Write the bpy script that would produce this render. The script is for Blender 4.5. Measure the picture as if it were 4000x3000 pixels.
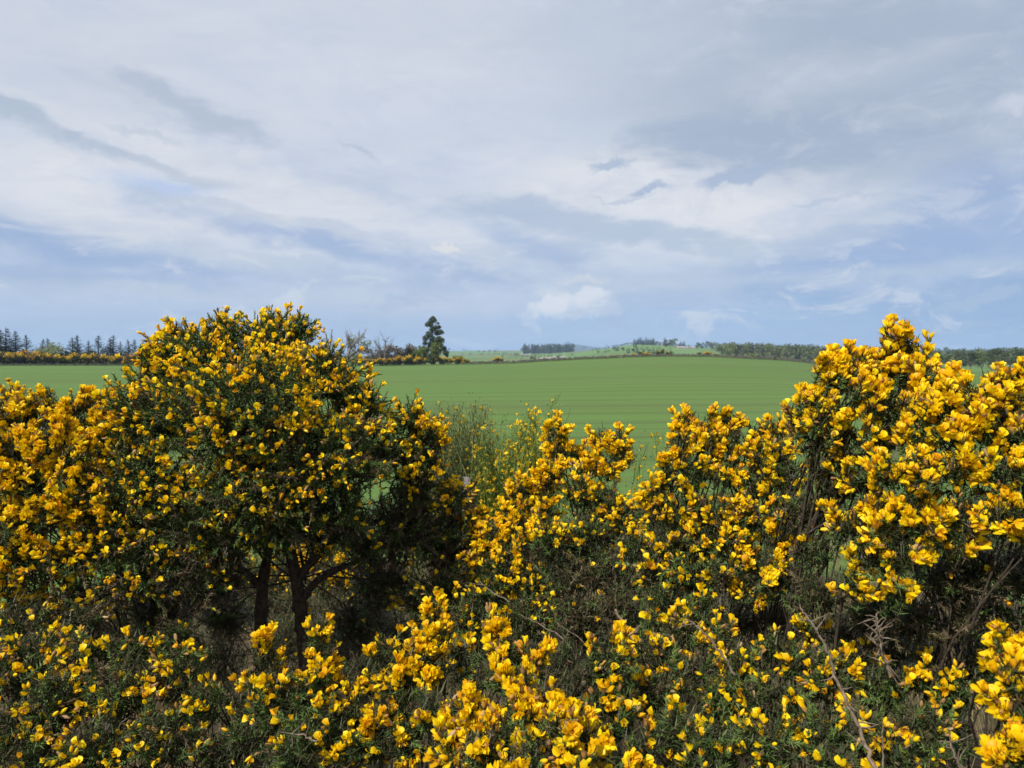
import bpy, math, random
import numpy as np
from mathutils import Matrix, Vector

rng = np.random.default_rng(11)
random.seed(5)
sc = bpy.context.scene
col = sc.collection
for o in list(bpy.data.objects):
    bpy.data.objects.remove(o)

# ------------------------------------------------------------------ camera
W0, H0, FPX = 4000.0, 3000.0, 2778.0
CAM_Z = 1.70
PITCH = math.atan(100.0 / FPX)            # the horizon lies 100 px above the middle
cam_d = bpy.data.cameras.new("camera")
cam_d.sensor_width = 36.0
cam_d.lens = 36.0 * FPX / W0
cam_d.clip_start = 0.05
cam_d.clip_end = 60000.0
cam_d.dof.use_dof = True
cam_d.dof.focus_distance = 1.75
cam_d.dof.aperture_fstop = 9.0
cam = bpy.data.objects.new("camera", cam_d)
cam.location = (0, 0, CAM_Z)
cam.rotation_euler = (math.pi / 2 - PITCH, 0, 0)
col.objects.link(cam)
sc.camera = cam

# ------------------------------------------------------------------ light
SUN_AZ = math.radians(-137.0)             # from +Y, negative to the left: over the left shoulder
SUN_EL = math.radians(47.0)
sun_dir = Vector((math.sin(SUN_AZ) * math.cos(SUN_EL), math.cos(SUN_AZ) * math.cos(SUN_EL), math.sin(SUN_EL)))
sun_d = bpy.data.lights.new("sun", 'SUN')
sun_d.energy = 5.0
sun_d.angle = math.radians(0.55)
sun_d.color = (1.0, 0.955, 0.88)
sun = bpy.data.objects.new("sun", sun_d)
sun.rotation_euler = (-sun_dir).to_track_quat('-Z', 'Y').to_euler()
sun.location = (-20, -12, 30)
col.objects.link(sun)

sc.view_settings.view_transform = 'Standard'
sc.view_settings.look = 'None'
sc.view_settings.exposure = 0.27
sc.view_settings.gamma = 1.0
sc.view_settings.use_curve_mapping = False
sc.render.engine = 'CYCLES'
sc.cycles.use_denoising = True
sc.cycles.max_bounces = 8
sc.cycles.diffuse_bounces = 3
sc.cycles.glossy_bounces = 2
sc.cycles.transmission_bounces = 4
sc.cycles.transparent_max_bounces = 8
sc.cycles.volume_bounces = 0


def lin(r, g, b):
    f = lambda c: (c / 255 / 12.92) if c / 255 <= 0.04045 else ((c / 255 + 0.055) / 1.055) ** 2.4
    return (f(r), f(g), f(b))


def ray(px, py):
    v = np.array([(px - W0 / 2) / FPX, 1.0, (H0 / 2 - py) / FPX])
    c, s = math.cos(PITCH), math.sin(PITCH)
    return np.array([v[0], v[1] * c + v[2] * s, -v[1] * s + v[2] * c])


def P(px, py, Y):
    r = ray(px, py)
    return np.array([0, 0, CAM_Z]) + r * (Y / r[1])


# ------------------------------------------------------------------ world: daylight sky under broken cloud
class NT:
    """small helper for node trees"""
    def __init__(self, tree):
        self.t = tree
        self.n = tree.nodes
        self.l = tree.links

    def new(self, typ, **kw):
        nd = self.n.new(typ)
        for k, v in kw.items():
            setattr(nd, k, v)
        return nd

    def put(self, sock, v):
        if isinstance(v, bpy.types.NodeSocket):
            self.l.new(v, sock)
        elif v is not None:
            sock.default_value = v

    def math(self, op, a, b=None, c=None, clamp=False):
        nd = self.new('ShaderNodeMath', operation=op, use_clamp=clamp)
        self.put(nd.inputs[0], a)
        self.put(nd.inputs[1], b)
        if c is not None:
            self.put(nd.inputs[2], c)
        return nd.outputs[0]

    def vmath(self, op, a, b=None, out=0):
        nd = self.new('ShaderNodeVectorMath', operation=op)
        self.put(nd.inputs[0], a)
        if b is not None:
            if op == 'SCALE':
                self.put(nd.inputs[3], b)
            else:
                self.put(nd.inputs[1], b)
        return nd.outputs[out]

    def mix(self, fac, a, b):
        nd = self.new('ShaderNodeMix', data_type='RGBA')
        self.put(nd.inputs[0], fac)
        self.put(nd.inputs[6], a if isinstance(a, bpy.types.NodeSocket) else (*a[:3], 1))
        self.put(nd.inputs[7], b if isinstance(b, bpy.types.NodeSocket) else (*b[:3], 1))
        return nd.outputs[2]

    def noise(self, vec, scale, detail=4.0, rough=0.55, dist=0.0, out=0):
        nd = self.new('ShaderNodeTexNoise')
        self.put(nd.inputs['Vector'], vec)
        nd.inputs['Scale'].default_value = scale
        nd.inputs['Detail'].default_value = detail
        nd.inputs['Roughness'].default_value = rough
        nd.inputs['Distortion'].default_value = dist
        return nd.outputs[out]

    def rng(self, v, a, b, c=0.0, d=1.0, smooth=True):
        nd = self.new('ShaderNodeMapRange')
        nd.interpolation_type = 'SMOOTHSTEP' if smooth else 'LINEAR'
        self.put(nd.inputs[0], v)
        for i, x in enumerate((a, b, c, d)):
            nd.inputs[1 + i].default_value = x
        return nd.outputs[0]

    def attr(self, name, out='Fac'):
        nd = self.new('ShaderNodeAttribute', attribute_name=name)
        return nd.outputs[out]


world = bpy.data.worlds.new("World")
sc.world = world
world.use_nodes = True
wt = NT(world.node_tree)
for nd in list(wt.n):
    wt.n.remove(nd)
sky = wt.new('ShaderNodeTexSky', sky_type='NISHITA', sun_disc=False, sun_elevation=SUN_EL, sun_rotation=SUN_AZ,
             air_density=1.0, dust_density=0.8, ozone_density=1.2)
tc = wt.new('ShaderNodeTexCoord')
D0 = wt.vmath('NORMALIZE', tc.outputs['Generated'])
sep = wt.new('ShaderNodeSeparateXYZ')
wt.put(sep.inputs[0], D0)
zpos = wt.math('MAXIMUM', sep.outputs[2], 0.0)
# the cloud deck seen in perspective: project the direction on a plane overhead
inv = wt.math('DIVIDE', 1.0, wt.math('ADD', zpos, 0.10))
pc = wt.new('ShaderNodeCombineXYZ')
wt.put(pc.inputs[0], wt.math('MULTIPLY', sep.outputs[0], inv))
wt.put(pc.inputs[1], wt.math('MULTIPLY', sep.outputs[1], inv))
pc.inputs[2].default_value = 3.7
mp = wt.new('ShaderNodeMapping')
mp.inputs['Rotation'].default_value = (0, 0, math.radians(-18))
mp.inputs['Scale'].default_value = (0.55, 1.25, 1.0)
wt.put(mp.inputs['Vector'], pc.outputs[0])
deck = mp.outputs[0]
# direction wobble so that cloud edges are ragged; clouds are flattened, so is the wobble
dsq = wt.vmath('MULTIPLY', D0, (1.0, 1.0, 2.6))
wob = wt.vmath('SUBTRACT', wt.noise(dsq, 6.0, 7.0, 0.64, 0.0, 1), (0.5, 0.5, 0.5))
DW = wt.vmath('ADD', D0, wt.vmath('MULTIPLY', wob, (0.16, 0.16, 0.062)))
wob2 = wt.vmath('SUBTRACT', wt.noise(D0, 26.0, 5.0, 0.62, 0.0, 1), (0.5, 0.5, 0.5))
DC = wt.vmath('ADD', D0, wt.vmath('SCALE', wob2, 0.05))

C_BASE, C_WHITE, C_GREY, C_BLUE = lin(211, 217, 229), lin(231, 231, 233), lin(160, 174, 195), lin(144, 169, 210)
big = wt.noise(deck, 0.55, 6.0, 0.58, 0.4)
mid = wt.noise(dsq, 3.6, 8.0, 0.62, 0.4)
edge = wt.noise(dsq, 11.0, 7.0, 0.66, 0.6)
c = wt.mix(wt.rng(big, 0.46, 0.72), C_BASE, lin(196, 205, 220))
low = wt.rng(zpos, 0.34, 0.0)
# ragged cloud patches, stronger in the lower sky
c = wt.mix(wt.math('MULTIPLY', wt.rng(mid, 0.50, 0.66), wt.math('ADD', 0.30, wt.math('MULTIPLY', low, 0.55))), c, lin(166, 183, 209))
c = wt.mix(wt.math('MULTIPLY', wt.rng(mid, 0.47, 0.34), wt.math('ADD', 0.15, wt.math('MULTIPLY', low, 0.35))), c, C_WHITE)
# bluer towards the horizon, where one looks along under the deck
hz = wt.rng(zpos, 0.19, 0.0)
c = wt.mix(wt.math('MULTIPLY', hz, 0.72), c, lin(158, 184, 221))


EDGE = wt.math('MULTIPLY_ADD', edge, 1.9, -0.95)


def feature(c, px, py, a, b, ang, colour, strength, vec=DW, hard=0.0):
    """one cloud or gap: an elliptical patch of the sky dome round a direction"""
    d = Vector(ray(px, py)).normalized()
    right = Vector((0, 0, 1)).cross(d).normalized() * -1
    up = right.cross(d).normalized()
    t = math.radians(ang)
    e1 = right * math.cos(t) - up * math.sin(t)      # ang > 0: falls to the right
    e2 = right * math.sin(t) + up * math.cos(t)
    mpn = wt.new('ShaderNodeMapping', vector_type='TEXTURE')
    mpn.inputs['Location'].default_value = d
    mpn.inputs['Rotation'].default_value = Matrix((e1, d, e2)).transposed().to_euler()
    mpn.inputs['Scale'].default_value = (a / FPX, 0.7, b / FPX)
    wt.put(mpn.inputs['Vector'], vec)
    ln = wt.vmath('LENGTH', mpn.outputs[0], None, 1)
    rr = wt.math('ADD', ln, EDGE)                     # fine structure eats into the rim
    if hard:
        m = wt.rng(rr, 1.14, 1.14 - hard * .55, 0.0, strength)
    else:
        m = wt.rng(rr, 1.75, 0.0, 0.0, strength)
    return wt.mix(m, c, colour)


FEATURES = [
    (3500, 130, 1000, 280, 4, C_GREY, .85), (2800, 480, 760, 150, 6, C_GREY, .65), (3650, 600, 600, 200, 0, C_GREY, .65), (2450, 130, 420, 90, 6, lin(184, 196, 212), .6),
    (1500, 350, 900, 300, 5, lin(213, 218, 229), .7), (300, 250, 500, 200, 0, lin(202, 208, 219), .5), (1750, 80, 700, 120, 3, lin(198, 206, 218), .5),
    (450, 740, 560, 120, 4, C_WHITE, .75), (1350, 850, 700, 80, 8, C_WHITE, .5), (700, 580, 500, 50, 12, C_WHITE, .5), (2050, 560, 420, 150, 0, lin(200, 210, 226), .5),
    (2800, 800, 520, 120, 3, C_WHITE, .95), (2330, 690, 360, 90, 4, C_WHITE, .75), (3030, 880, 260, 60, -18, C_WHITE, .95),
    (630, 735, 190, 34, 2, lin(176, 197, 232), .8),
    (250, 950, 620, 70, 6, C_BLUE, .85), (1250, 950, 560, 36, 10, C_BLUE, .75), (120, 1060, 420, 40, 2, C_BLUE, .8),
    (1150, 1065, 560, 36, 5, C_BLUE, .6), (900, 1015, 420, 34, 6, lin(203, 211, 223), .8), (300, 870, 420, 26, 6, lin(214, 217, 224), .6),
    (2080, 965, 260, 36, 22, C_BLUE, .55), (3720, 880, 560, 170, -10, C_BLUE, .7), (3500, 1020, 900, 90, -6, C_BLUE, .7),
    (3500, 1075, 620, 30, -2, lin(188, 202, 219), .75), (2900, 1010, 420, 40, -14, lin(188, 201, 217), .6),
    (3900, 1230, 700, 130, 0, lin(128, 160, 204), .8), (2650, 1260, 800, 60, 0, lin(158, 186, 222), .7),
    (600, 1130, 460, 36, 3, lin(194, 205, 220), .75), (1500, 1160, 380, 44, 4, lin(196, 206, 221), .75), (2500, 1130, 400, 30, -3, lin(191, 204, 221), .7),
    (3200, 310, 260, 60, 4, lin(198, 206, 218), .6), (3700, 215, 130, 34, 0, lin(190, 199, 214), .5),
]
for f_ in FEATURES:
    c = feature(c, *f_)
for f_ in [   # clouds with a readable edge
    (180, 500, 330, 52, 15, lin(176, 189, 207), .9, DW, 1.7), (520, 610, 240, 30, 15, lin(181, 193, 209), .6, DW, 2.0), (760, 430, 330, 56, 17, lin(178, 190, 207), .85, DW, 1.7), (430, 350, 260, 26, 16, lin(190, 200, 213), .5, DW, 2.0), (560, 520, 160, 16, 12, lin(190, 200, 213), .6, DC, 1.8), (60, 440, 170, 26, 10, lin(180, 191, 207), .6, DW, 1.3), (620, 650, 360, 26, 14, lin(184, 194, 208), .5, DW, 1.4),
    (1400, 575, 115, 14, 27, lin(180, 193, 208), .7, DC, 1.8), (1100, 860, 620, 26, 8, lin(188, 198, 214), .6, DW, 1.2),
    (2150, 850, 420, 70, 10, lin(179, 192, 213), .85, DW, 1.2), (2700, 930, 420, 52, 8, lin(182, 195, 214), .85, DW, 1.2), (2950, 560, 620, 95, 4, lin(164, 178, 200), .85, DW, 1.5),
    (2380, 645, 105, 24, -2, lin(172, 186, 209), .85, DC, 1.3), (2540, 745, 110, 24, -3, lin(168, 182, 207), .9, DC, 1.3), (2870, 700, 170, 36, -12, lin(167, 182, 207), .9, DC, 1.3), (2450, 775, 190, 9, 2, lin(180, 192, 212), .6, DC, 1.2), (3300, 770, 160, 12, -4, lin(186, 197, 214), .6, DC, 1.2),
    (3350, 900, 380, 60, -18, lin(176, 191, 214), .7, DW, 1.2), (1750, 960, 80, 15, 6, lin(231, 229, 226), .85, DC, 1.2),
    (2180, 1212, 130, 48, -8, lin(204, 214, 229), .95, DC, 1.1), (2150, 1183, 76, 40, -20, lin(224, 227, 234), .95, DC, 1.0),
    (2330, 1195, 105, 54, 0, lin(205, 215, 229), .95, DC, 1.1), (2310, 1168, 72, 38, -6, lin(224, 227, 234), .9, DC, 1.0), (2240, 1255, 230, 24, 0, lin(164, 190, 224), .8, DC, 1.6),
    (960, 1225, 140, 32, -8, lin(205, 213, 227), .8, DC, 1.2), (1130, 1175, 56, 42, 0, lin(208, 216, 228), .8, DC, 1.1), (1560, 1170, 80, 22, 10, lin(172, 191, 219), .6, DC, 1.2),
    (3330, 1192, 70, 16, -4, lin(190, 203, 221), .7, DC, 1.3), (3800, 1178, 140, 20, -12, lin(168, 188, 214), .7, DC, 1.4), (3700, 1290, 130, 12, -14, lin(170, 188, 212), .55, DC, 1.4),
    (3970, 400, 110, 40, -10, lin(215, 218, 228), .6, DC, 1.5), (2270, 1092, 120, 24, 4, lin(216, 217, 221), .65, DC, 1.4), (3180, 870, 60, 14, -20, lin(222, 222, 224), .5, DC, 1.2),
]:
    c = feature(c, *f_[:7], vec=f_[7], hard=f_[8])
# fine streaks
tex = wt.noise(dsq, 8.5, 8.0, 0.68, 0.7)
c = wt.mix(wt.math('MULTIPLY', wt.rng(tex, 0.50, 0.68), wt.math('MULTIPLY_ADD', low, 0.36, 0.14)), c, lin(166, 183, 210))
c = wt.mix(wt.math('MULTIPLY', wt.rng(tex, 0.46, 0.34), wt.math('MULTIPLY_ADD', low, 0.42, 0.14)), c, lin(227, 228, 231))
fine = wt.noise(deck, 5.5, 6.0, 0.65, 0.8)
c = wt.mix(wt.math('MULTIPLY', wt.rng(fine, 0.42, 0.78), 0.22), c, wt.mix(hz, lin(184, 194, 210), lin(198, 210, 226)))
bg_sky = wt.new('ShaderNodeBackground')
wt.put(bg_sky.inputs[0], sky.outputs[0])
bg_sky.inputs[1].default_value = 0.10
bg_cl = wt.new('ShaderNodeBackground')
wt.put(bg_cl.inputs[0], c)
bg_cl.inputs[1].default_value = 0.865
msh = wt.new('ShaderNodeMixShader')
msh.inputs[0].default_value = 0.94
wt.l.new(bg_sky.outputs[0], msh.inputs[1])
wt.l.new(bg_cl.outputs[0], msh.inputs[2])
wo = wt.new('ShaderNodeOutputWorld')
wt.l.new(msh.outputs[0], wo.inputs[0])
world.cycles.sampling_method = 'NONE'      # a smooth, wide light: found well enough by the bounces

# ------------------------------------------------------------------ materials
def material(name):
    m = bpy.data.materials.new(name)
    m.use_nodes = True
    nt = NT(m.node_tree)
    for nd in list(nt.n):
        nt.n.remove(nd)
    out = nt.new('ShaderNodeOutputMaterial')
    return m, nt, out


def principled(nt, colour, rough=0.7, spec=0.3, bump=None, bump_d=0.002, bump_s=0.6):
    b = nt.new('ShaderNodeBsdfPrincipled')
    nt.put(b.inputs['Base Color'], colour if isinstance(colour, bpy.types.NodeSocket) else (*colour, 1))
    b.inputs['Roughness'].default_value = rough
    b.inputs['Specular IOR Level'].default_value = spec
    if bump is not None:
        bn = nt.new('ShaderNodeBump')
        bn.inputs['Strength'].default_value = bump_s
        bn.inputs['Distance'].default_value = bump_d
        nt.put(bn.inputs['Height'], bump)
        nt.l.new(bn.outputs[0], b.inputs['Normal'])
    return b


def leafy(nt, out, colour, rough=0.5, spec=0.35, trans=0.3, tcol=None):
    b = principled(nt, colour, rough, spec)
    t = nt.new('ShaderNodeBsdfTranslucent')
    cc = tcol if tcol is not None else colour
    nt.put(t.inputs[0], cc if isinstance(cc, bpy.types.NodeSocket) else (*cc, 1))
    mx = nt.new('ShaderNodeMixShader')
    mx.inputs[0].default_value = trans
    nt.l.new(b.outputs[0], mx.inputs[1])
    nt.l.new(t.outputs[0], mx.inputs[2])
    nt.l.new(mx.outputs[0], out.inputs[0])


def obj_rand(nt):
    """random number per piece: the object's own for single pieces, an attribute for joined ones"""
    oi = nt.new('ShaderNodeObjectInfo')
    return nt.math('FRACT', nt.math('ADD', oi.outputs['Random'], nt.attr('vary')))


M = {}


def petal_material(name, stops):
    m, nt, out = material(name)
    r = obj_rand(nt)
    cr = nt.new('ShaderNodeValToRGB')
    nt.put(cr.inputs[0], r)
    el = cr.color_ramp.elements
    while len(el) < len(stops):
        el.new(0.5)
    for e, (p, cl) in zip(el, stops):
        e.position = p
        e.color = (*cl, 1)
    tcn = nt.new('ShaderNodeTexCoord')
    geo = nt.new('ShaderNodeNewGeometry')
    n = nt.noise(geo.outputs['Position'], 260.0, 3.0, 0.6)
    cc = nt.mix(nt.rng(n, 0.42, 0.8, 0.0, 0.22), cr.outputs[0], (0.70, 0.34, 0.008))
    leafy(nt, out, cc, 0.48, 0.28, 0.38)
    return m


M['petal'] = petal_material('gorse_petal', [(0.0, (0.96, 0.73, 0.006)), (0.55, (0.94, 0.64, 0.004)), (0.88, (0.88, 0.50, 0.004)), (1.0, (0.76, 0.36, 0.012))])
M['wither'] = petal_material('withered_petal', [(0.0, (0.58, 0.34, 0.09)), (0.4, (0.46, 0.26, 0.09)), (0.75, (0.34, 0.19, 0.085)), (1.0, (0.55, 0.39, 0.22))])
m, nt, out = material('calyx')
r = obj_rand(nt)
leafy(nt, out, nt.mix(r, (0.50, 0.30, 0.035), (0.34, 0.17, 0.03)), 0.75, 0.15, 0.15)
M['calyx'] = m

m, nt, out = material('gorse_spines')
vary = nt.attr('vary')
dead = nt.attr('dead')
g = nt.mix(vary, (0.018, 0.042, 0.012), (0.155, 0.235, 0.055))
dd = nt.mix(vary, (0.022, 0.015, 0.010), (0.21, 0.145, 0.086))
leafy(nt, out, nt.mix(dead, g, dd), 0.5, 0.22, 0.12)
M['spine'] = m

m, nt, out = material('gorse_wood')
geo = nt.new('ShaderNodeNewGeometry')
n1 = nt.noise(geo.outputs['Position'], 90.0, 5.0, 0.65)
cc = nt.mix(nt.rng(n1, 0.3, 0.7), (0.020, 0.015, 0.011), (0.070, 0.053, 0.038))
b = principled(nt, cc, 0.9, 0.15, n1, 0.004, 0.8)
nt.l.new(b.outputs[0], out.inputs[0])
M['wood'] = m

m, nt, out = material('dead_twig_bark')
geo = nt.new('ShaderNodeNewGeometry')
n1 = nt.noise(geo.outputs['Position'], 120.0, 4.0, 0.6)
cc = nt.mix(nt.rng(n1, 0.3, 0.7), (0.085, 0.062, 0.042), (0.21, 0.165, 0.12))
b = principled(nt, cc, 0.85, 0.15, n1, 0.002, 0.6)
nt.l.new(b.outputs[0], out.inputs[0])
M['twig'] = m


def foliage_material(name, a, bcol, trans=0.25, spread=0.35):
    m, nt, out = material(name)
    oi = nt.new('ShaderNodeObjectInfo')
    v = nt.attr('vary')
    cc = nt.mix(v, a, bcol)
    hs = nt.new('ShaderNodeHueSaturation')
    nt.put(hs.inputs['Color'], cc)
    nt.put(hs.inputs['Value'], nt.rng(oi.outputs['Random'], 0, 1, 1 - spread / 2, 1 + spread / 2, False))
    nt.put(hs.inputs['Hue'], nt.rng(oi.outputs['Random'], 0, 1, 0.49, 0.51, False))
    leafy(nt, out, hs.outputs[0], 0.6, 0.2, trans)
    M[name] = m


foliage_material('spruce_needles', (0.014, 0.026, 0.015), (0.040, 0.056, 0.032), 0.08)
foliage_material('pine_needles', (0.030, 0.050, 0.024), (0.075, 0.095, 0.045), 0.1)
foliage_material('young_leaves', (0.10, 0.15, 0.035), (0.21, 0.27, 0.070), 0.3)
foliage_material('pale_leaves', (0.16, 0.20, 0.085), (0.28, 0.32, 0.15), 0.3)
foliage_material('spring_leaves', (0.075, 0.105, 0.035), (0.16, 0.19, 0.065), 0.3, 0.5)
foliage_material('dark_leaves', (0.040, 0.062, 0.026), (0.095, 0.115, 0.045), 0.25, 0.5)
foliage_material('brown_twigs', (0.085, 0.070, 0.048), (0.17, 0.145, 0.10), 0.1)
foliage_material('far_gorse_green', (0.030, 0.042, 0.016), (0.075, 0.085, 0.030), 0.1)
foliage_material('far_gorse_bloom', (0.58, 0.31, 0.006), (0.88, 0.55, 0.010), 0.25)
foliage_material('broom_green', (0.085, 0.15, 0.028), (0.21, 0.29, 0.06), 0.2)
foliage_material('broom_brown', (0.075, 0.090, 0.032), (0.16, 0.17, 0.065), 0.1)
foliage_material('broom_bloom', (0.72, 0.48, 0.010), (0.86, 0.62, 0.04), 0.3)
foliage_material('dry_grass', (0.16, 0.14, 0.055), (0.42, 0.34, 0.17), 0.3)
foliage_material('verge_grass', (0.050, 0.085, 0.022), (0.11, 0.15, 0.045), 0.25)


def wood_material(name, a, bcol, scale):
    m, nt, out = material(name)
    geo = nt.new('ShaderNodeNewGeometry')
    n1 = nt.noise(geo.outputs['Position'], scale, 5.0, 0.65)
    b = principled(nt, nt.mix(nt.rng(n1, 0.3, 0.7), a, bcol), 0.9, 0.15, n1, 0.01, 0.6)
    nt.l.new(b.outputs[0], out.inputs[0])
    M[name] = m


wood_material('bark', (0.060, 0.048, 0.038), (0.15, 0.12, 0.095), 6.0)
wood_material('grey_dead_wood', (0.10, 0.095, 0.09), (0.24, 0.22, 0.205), 4.0)
wood_material('post_wood', (0.075, 0.070, 0.062), (0.17, 0.155, 0.14), 45.0)
wood_material('wall_stone', (0.045, 0.042, 0.036), (0.13, 0.12, 0.105), 2.5)
wood_material('render_white', (0.42, 0.41, 0.39), (0.55, 0.54, 0.52), 0.4)
wood_material('granite_wall', (0.30, 0.27, 0.25), (0.42, 0.39, 0.36), 0.6)
wood_material('slate_roof', (0.17, 0.16, 0.16), (0.28, 0.26, 0.25), 0.6)
wood_material('shed_roof', (0.24, 0.20, 0.18), (0.33, 0.29, 0.26), 0.3)

# ground materials
m, nt, out = material('litter_soil')
geo = nt.new('ShaderNodeNewGeometry')
n1 = nt.noise(geo.outputs['Position'], 14.0, 6.0, 0.65)
n2 = nt.noise(geo.outputs['Position'], 1.3, 3.0, 0.5)
cc = nt.mix(nt.rng(n1, 0.3, 0.7), (0.028, 0.020, 0.013), (0.10, 0.072, 0.042))
cc = nt.mix(nt.rng(n2, 0.45, 0.65, 0.0, 0.6), cc, (0.055, 0.065, 0.022))
b = principled(nt, cc, 0.95, 0.1, n1, 0.02, 0.8)
nt.l.new(b.outputs[0], out.inputs[0])
M['litter'] = m

m, nt, out = material('young_cereal')
geo = nt.new('ShaderNodeNewGeometry')
pos = geo.outputs['Position']
mp1 = nt.new('ShaderNodeMapping')
mp1.inputs['Rotation'].default_value = (0, 0, math.radians(-7))
mp1.inputs['Scale'].default_value = (0.0035, 0.11, 0.0)
nt.put(mp1.inputs[0], pos)
s1 = nt.noise(mp1.outputs[0], 1.0, 6.0, 0.72, 0.1)
mp2 = nt.new('ShaderNodeMapping')
mp2.inputs['Rotation'].default_value = (0, 0, math.radians(-7))
mp2.inputs['Scale'].default_value = (0.030, 2.6, 0.0)
nt.put(mp2.inputs[0], pos)
s2 = nt.noise(mp2.outputs[0], 1.0, 4.0, 0.6, 0.1)
mp3 = nt.new('ShaderNodeMapping')
mp3.inputs['Scale'].default_value = (0.012, 0.03, 0.0)
nt.put(mp3.inputs[0], pos)
s3 = nt.noise(mp3.outputs[0], 1.0, 3.0, 0.5)
s4 = nt.noise(pos, 9.0, 4.0, 0.7)
wv = nt.new('ShaderNodeTexWave', wave_type='BANDS', bands_direction='Y')
mp4 = nt.new('ShaderNodeMapping')
mp4.inputs['Rotation'].default_value = (0, 0, math.radians(-7))
nt.put(mp4.inputs[0], pos)
nt.put(wv.inputs['Vector'], mp4.outputs[0])
wv.inputs['Scale'].default_value = 0.095
wv.inputs['Distortion'].default_value = 0.6
wv.inputs['Detail'].default_value = 2.0
wv.inputs['Detail Scale'].default_value = 0.6
cc = nt.mix(nt.rng(s3, 0.35, 0.65), (0.082, 0.160, 0.034), (0.100, 0.184, 0.043))
cc = nt.mix(nt.rng(s1, 0.42, 0.62, 0.0, 0.8), cc, (0.086, 0.128, 0.035))
cc = nt.mix(nt.rng(s2, 0.42, 0.66, 0.0, 0.75), cc, (0.084, 0.112, 0.036))
cc = nt.mix(nt.rng(wv.outputs['Fac'], 0.86, 1.0, 0.0, 0.6), cc, (0.062, 0.092, 0.028))
cc = nt.mix(nt.rng(s4, 0.45, 0.75, 0.0, 0.30), cc, (0.068, 0.12, 0.032))
b = principled(nt, cc, 0.9, 0.12, s4, 0.05, 0.5)
nt.l.new(b.outputs[0], out.inputs[0])
M['crop'] = m


def field_material(name, a, bcol):
    m, nt, out = material(name)
    geo = nt.new('ShaderNodeNewGeometry')
    n1 = nt.noise(geo.outputs['Position'], 0.012, 5.0, 0.6)
    b = principled(nt, nt.mix(nt.rng(n1, 0.3, 0.7), a, bcol), 0.95, 0.1)
    nt.l.new(b.outputs[0], out.inputs[0])
    M[name] = m


field_material('pasture_bright', (0.095, 0.165, 0.052), (0.125, 0.20, 0.066))
field_material('pasture_mid', (0.085, 0.140, 0.048), (0.115, 0.17, 0.060))
field_material('pasture_dull', (0.115, 0.128, 0.056), (0.15, 0.155, 0.072))
field_material('rough_ground', (0.055, 0.070, 0.030), (0.10, 0.115, 0.050))
field_material('hill_moor', (0.040, 0.055, 0.040), (0.075, 0.085, 0.060))
field_material('grass_verge', (0.045, 0.075, 0.022), (0.075, 0.115, 0.035))

# ------------------------------------------------------------------ mesh helpers
def mesh_np(name, V, F, mats, attrs=None, midx=None, smooth=False):
    V = np.asarray(V, np.float32)
    F = np.asarray(F, np.int32)
    k = F.shape[1]
    me = bpy.data.meshes.new(name)
    me.vertices.add(len(V))
    me.vertices.foreach_set('co', V.ravel())
    me.loops.add(len(F) * k)
    me.loops.foreach_set('vertex_index', F.ravel())
    me.polygons.add(len(F))
    me.polygons.foreach_set('loop_start', np.arange(0, len(F) * k, k, dtype=np.int32))
    for mt in (mats if isinstance(mats, (list, tuple)) else [mats]):
        me.materials.append(M[mt])
    if midx is not None:
        me.polygons.foreach_set('material_index', np.asarray(midx, np.int32))
    me.polygons.foreach_set('use_smooth', np.full(len(F), smooth, bool))
    for kk, vv in (attrs or {}).items():
        at = me.attributes.new(kk, 'FLOAT', 'POINT')
        at.data.foreach_set('value', np.asarray(vv, np.float32).ravel())
    me.update(calc_edges=True)
    return me


def add(name, me, parent=None, loc=None, label=None, category=None, group=None, kind=None):
    o = bpy.data.objects.new(name, me)
    col.objects.link(o)
    if parent is not None:
        o.parent = parent
    if loc is not None:
        o.location = loc
    tag(o, label, category, group, kind)
    return o


def tag(o, label=None, category=None, group=None, kind=None):
    for k, v in (('label', label), ('category', category), ('group', group), ('kind', kind)):
        if v:
            o[k] = v


def nrm(a):
    return a / np.maximum(np.linalg.norm(a, axis=-1, keepdims=True), 1e-9)


def perp(d):
    """a unit vector across each direction"""
    h = np.where(np.abs(d[..., 2:3]) < 0.9, np.array([0, 0, 1.0]), np.array([1.0, 0, 0]))
    return nrm(np.cross(d, h))


def tube(pts, rad, sides=6):
    pts = np.asarray(pts, float)
    n = len(pts)
    tan = nrm(np.gradient(pts, axis=0))
    a = perp(tan)
    for i in range(1, n):
        a[i] = a[i - 1] - tan[i] * np.dot(a[i - 1], tan[i])
        a[i] /= max(np.linalg.norm(a[i]), 1e-9)
    b = np.cross(tan, a)
    ang = np.linspace(0, 2 * math.pi, sides, endpoint=False)
    rad = np.asarray(rad, float).reshape(-1, 1, 1)
    V = pts[:, None, :] + rad * (np.cos(ang)[None, :, None] * a[:, None, :] + np.sin(ang)[None, :, None] * b[:, None, :])
    idx = np.arange(n * sides).reshape(n, sides)
    i0, i1 = idx[:-1], idx[1:]
    q = np.stack([i0, np.roll(i0, -1, 1), np.roll(i1, -1, 1), i1], -1).reshape(-1, 4)
    return V.reshape(-1, 3), q


class Acc:
    """collects vertex and face blocks of one mesh"""
    def __init__(self):
        self.V, self.F, self.A, self.n = [], [], {}, 0

    def add(self, V, F, **attrs):
        self.V.append(np.asarray(V, float))
        self.F.append(np.asarray(F) + self.n)
        self.n += len(V)
        for k, v in attrs.items():
            self.A.setdefault(k, []).append(np.broadcast_to(np.asarray(v, float), (len(V),)).copy())

    def mesh(self, name, mats, smooth=False, off=None):
        V = np.concatenate(self.V)
        if off is not None:
            V = V - np.asarray(off)
        return mesh_np(name, V, np.concatenate(self.F), mats, {k: np.concatenate(v) for k, v in self.A.items()}, None, smooth)


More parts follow.
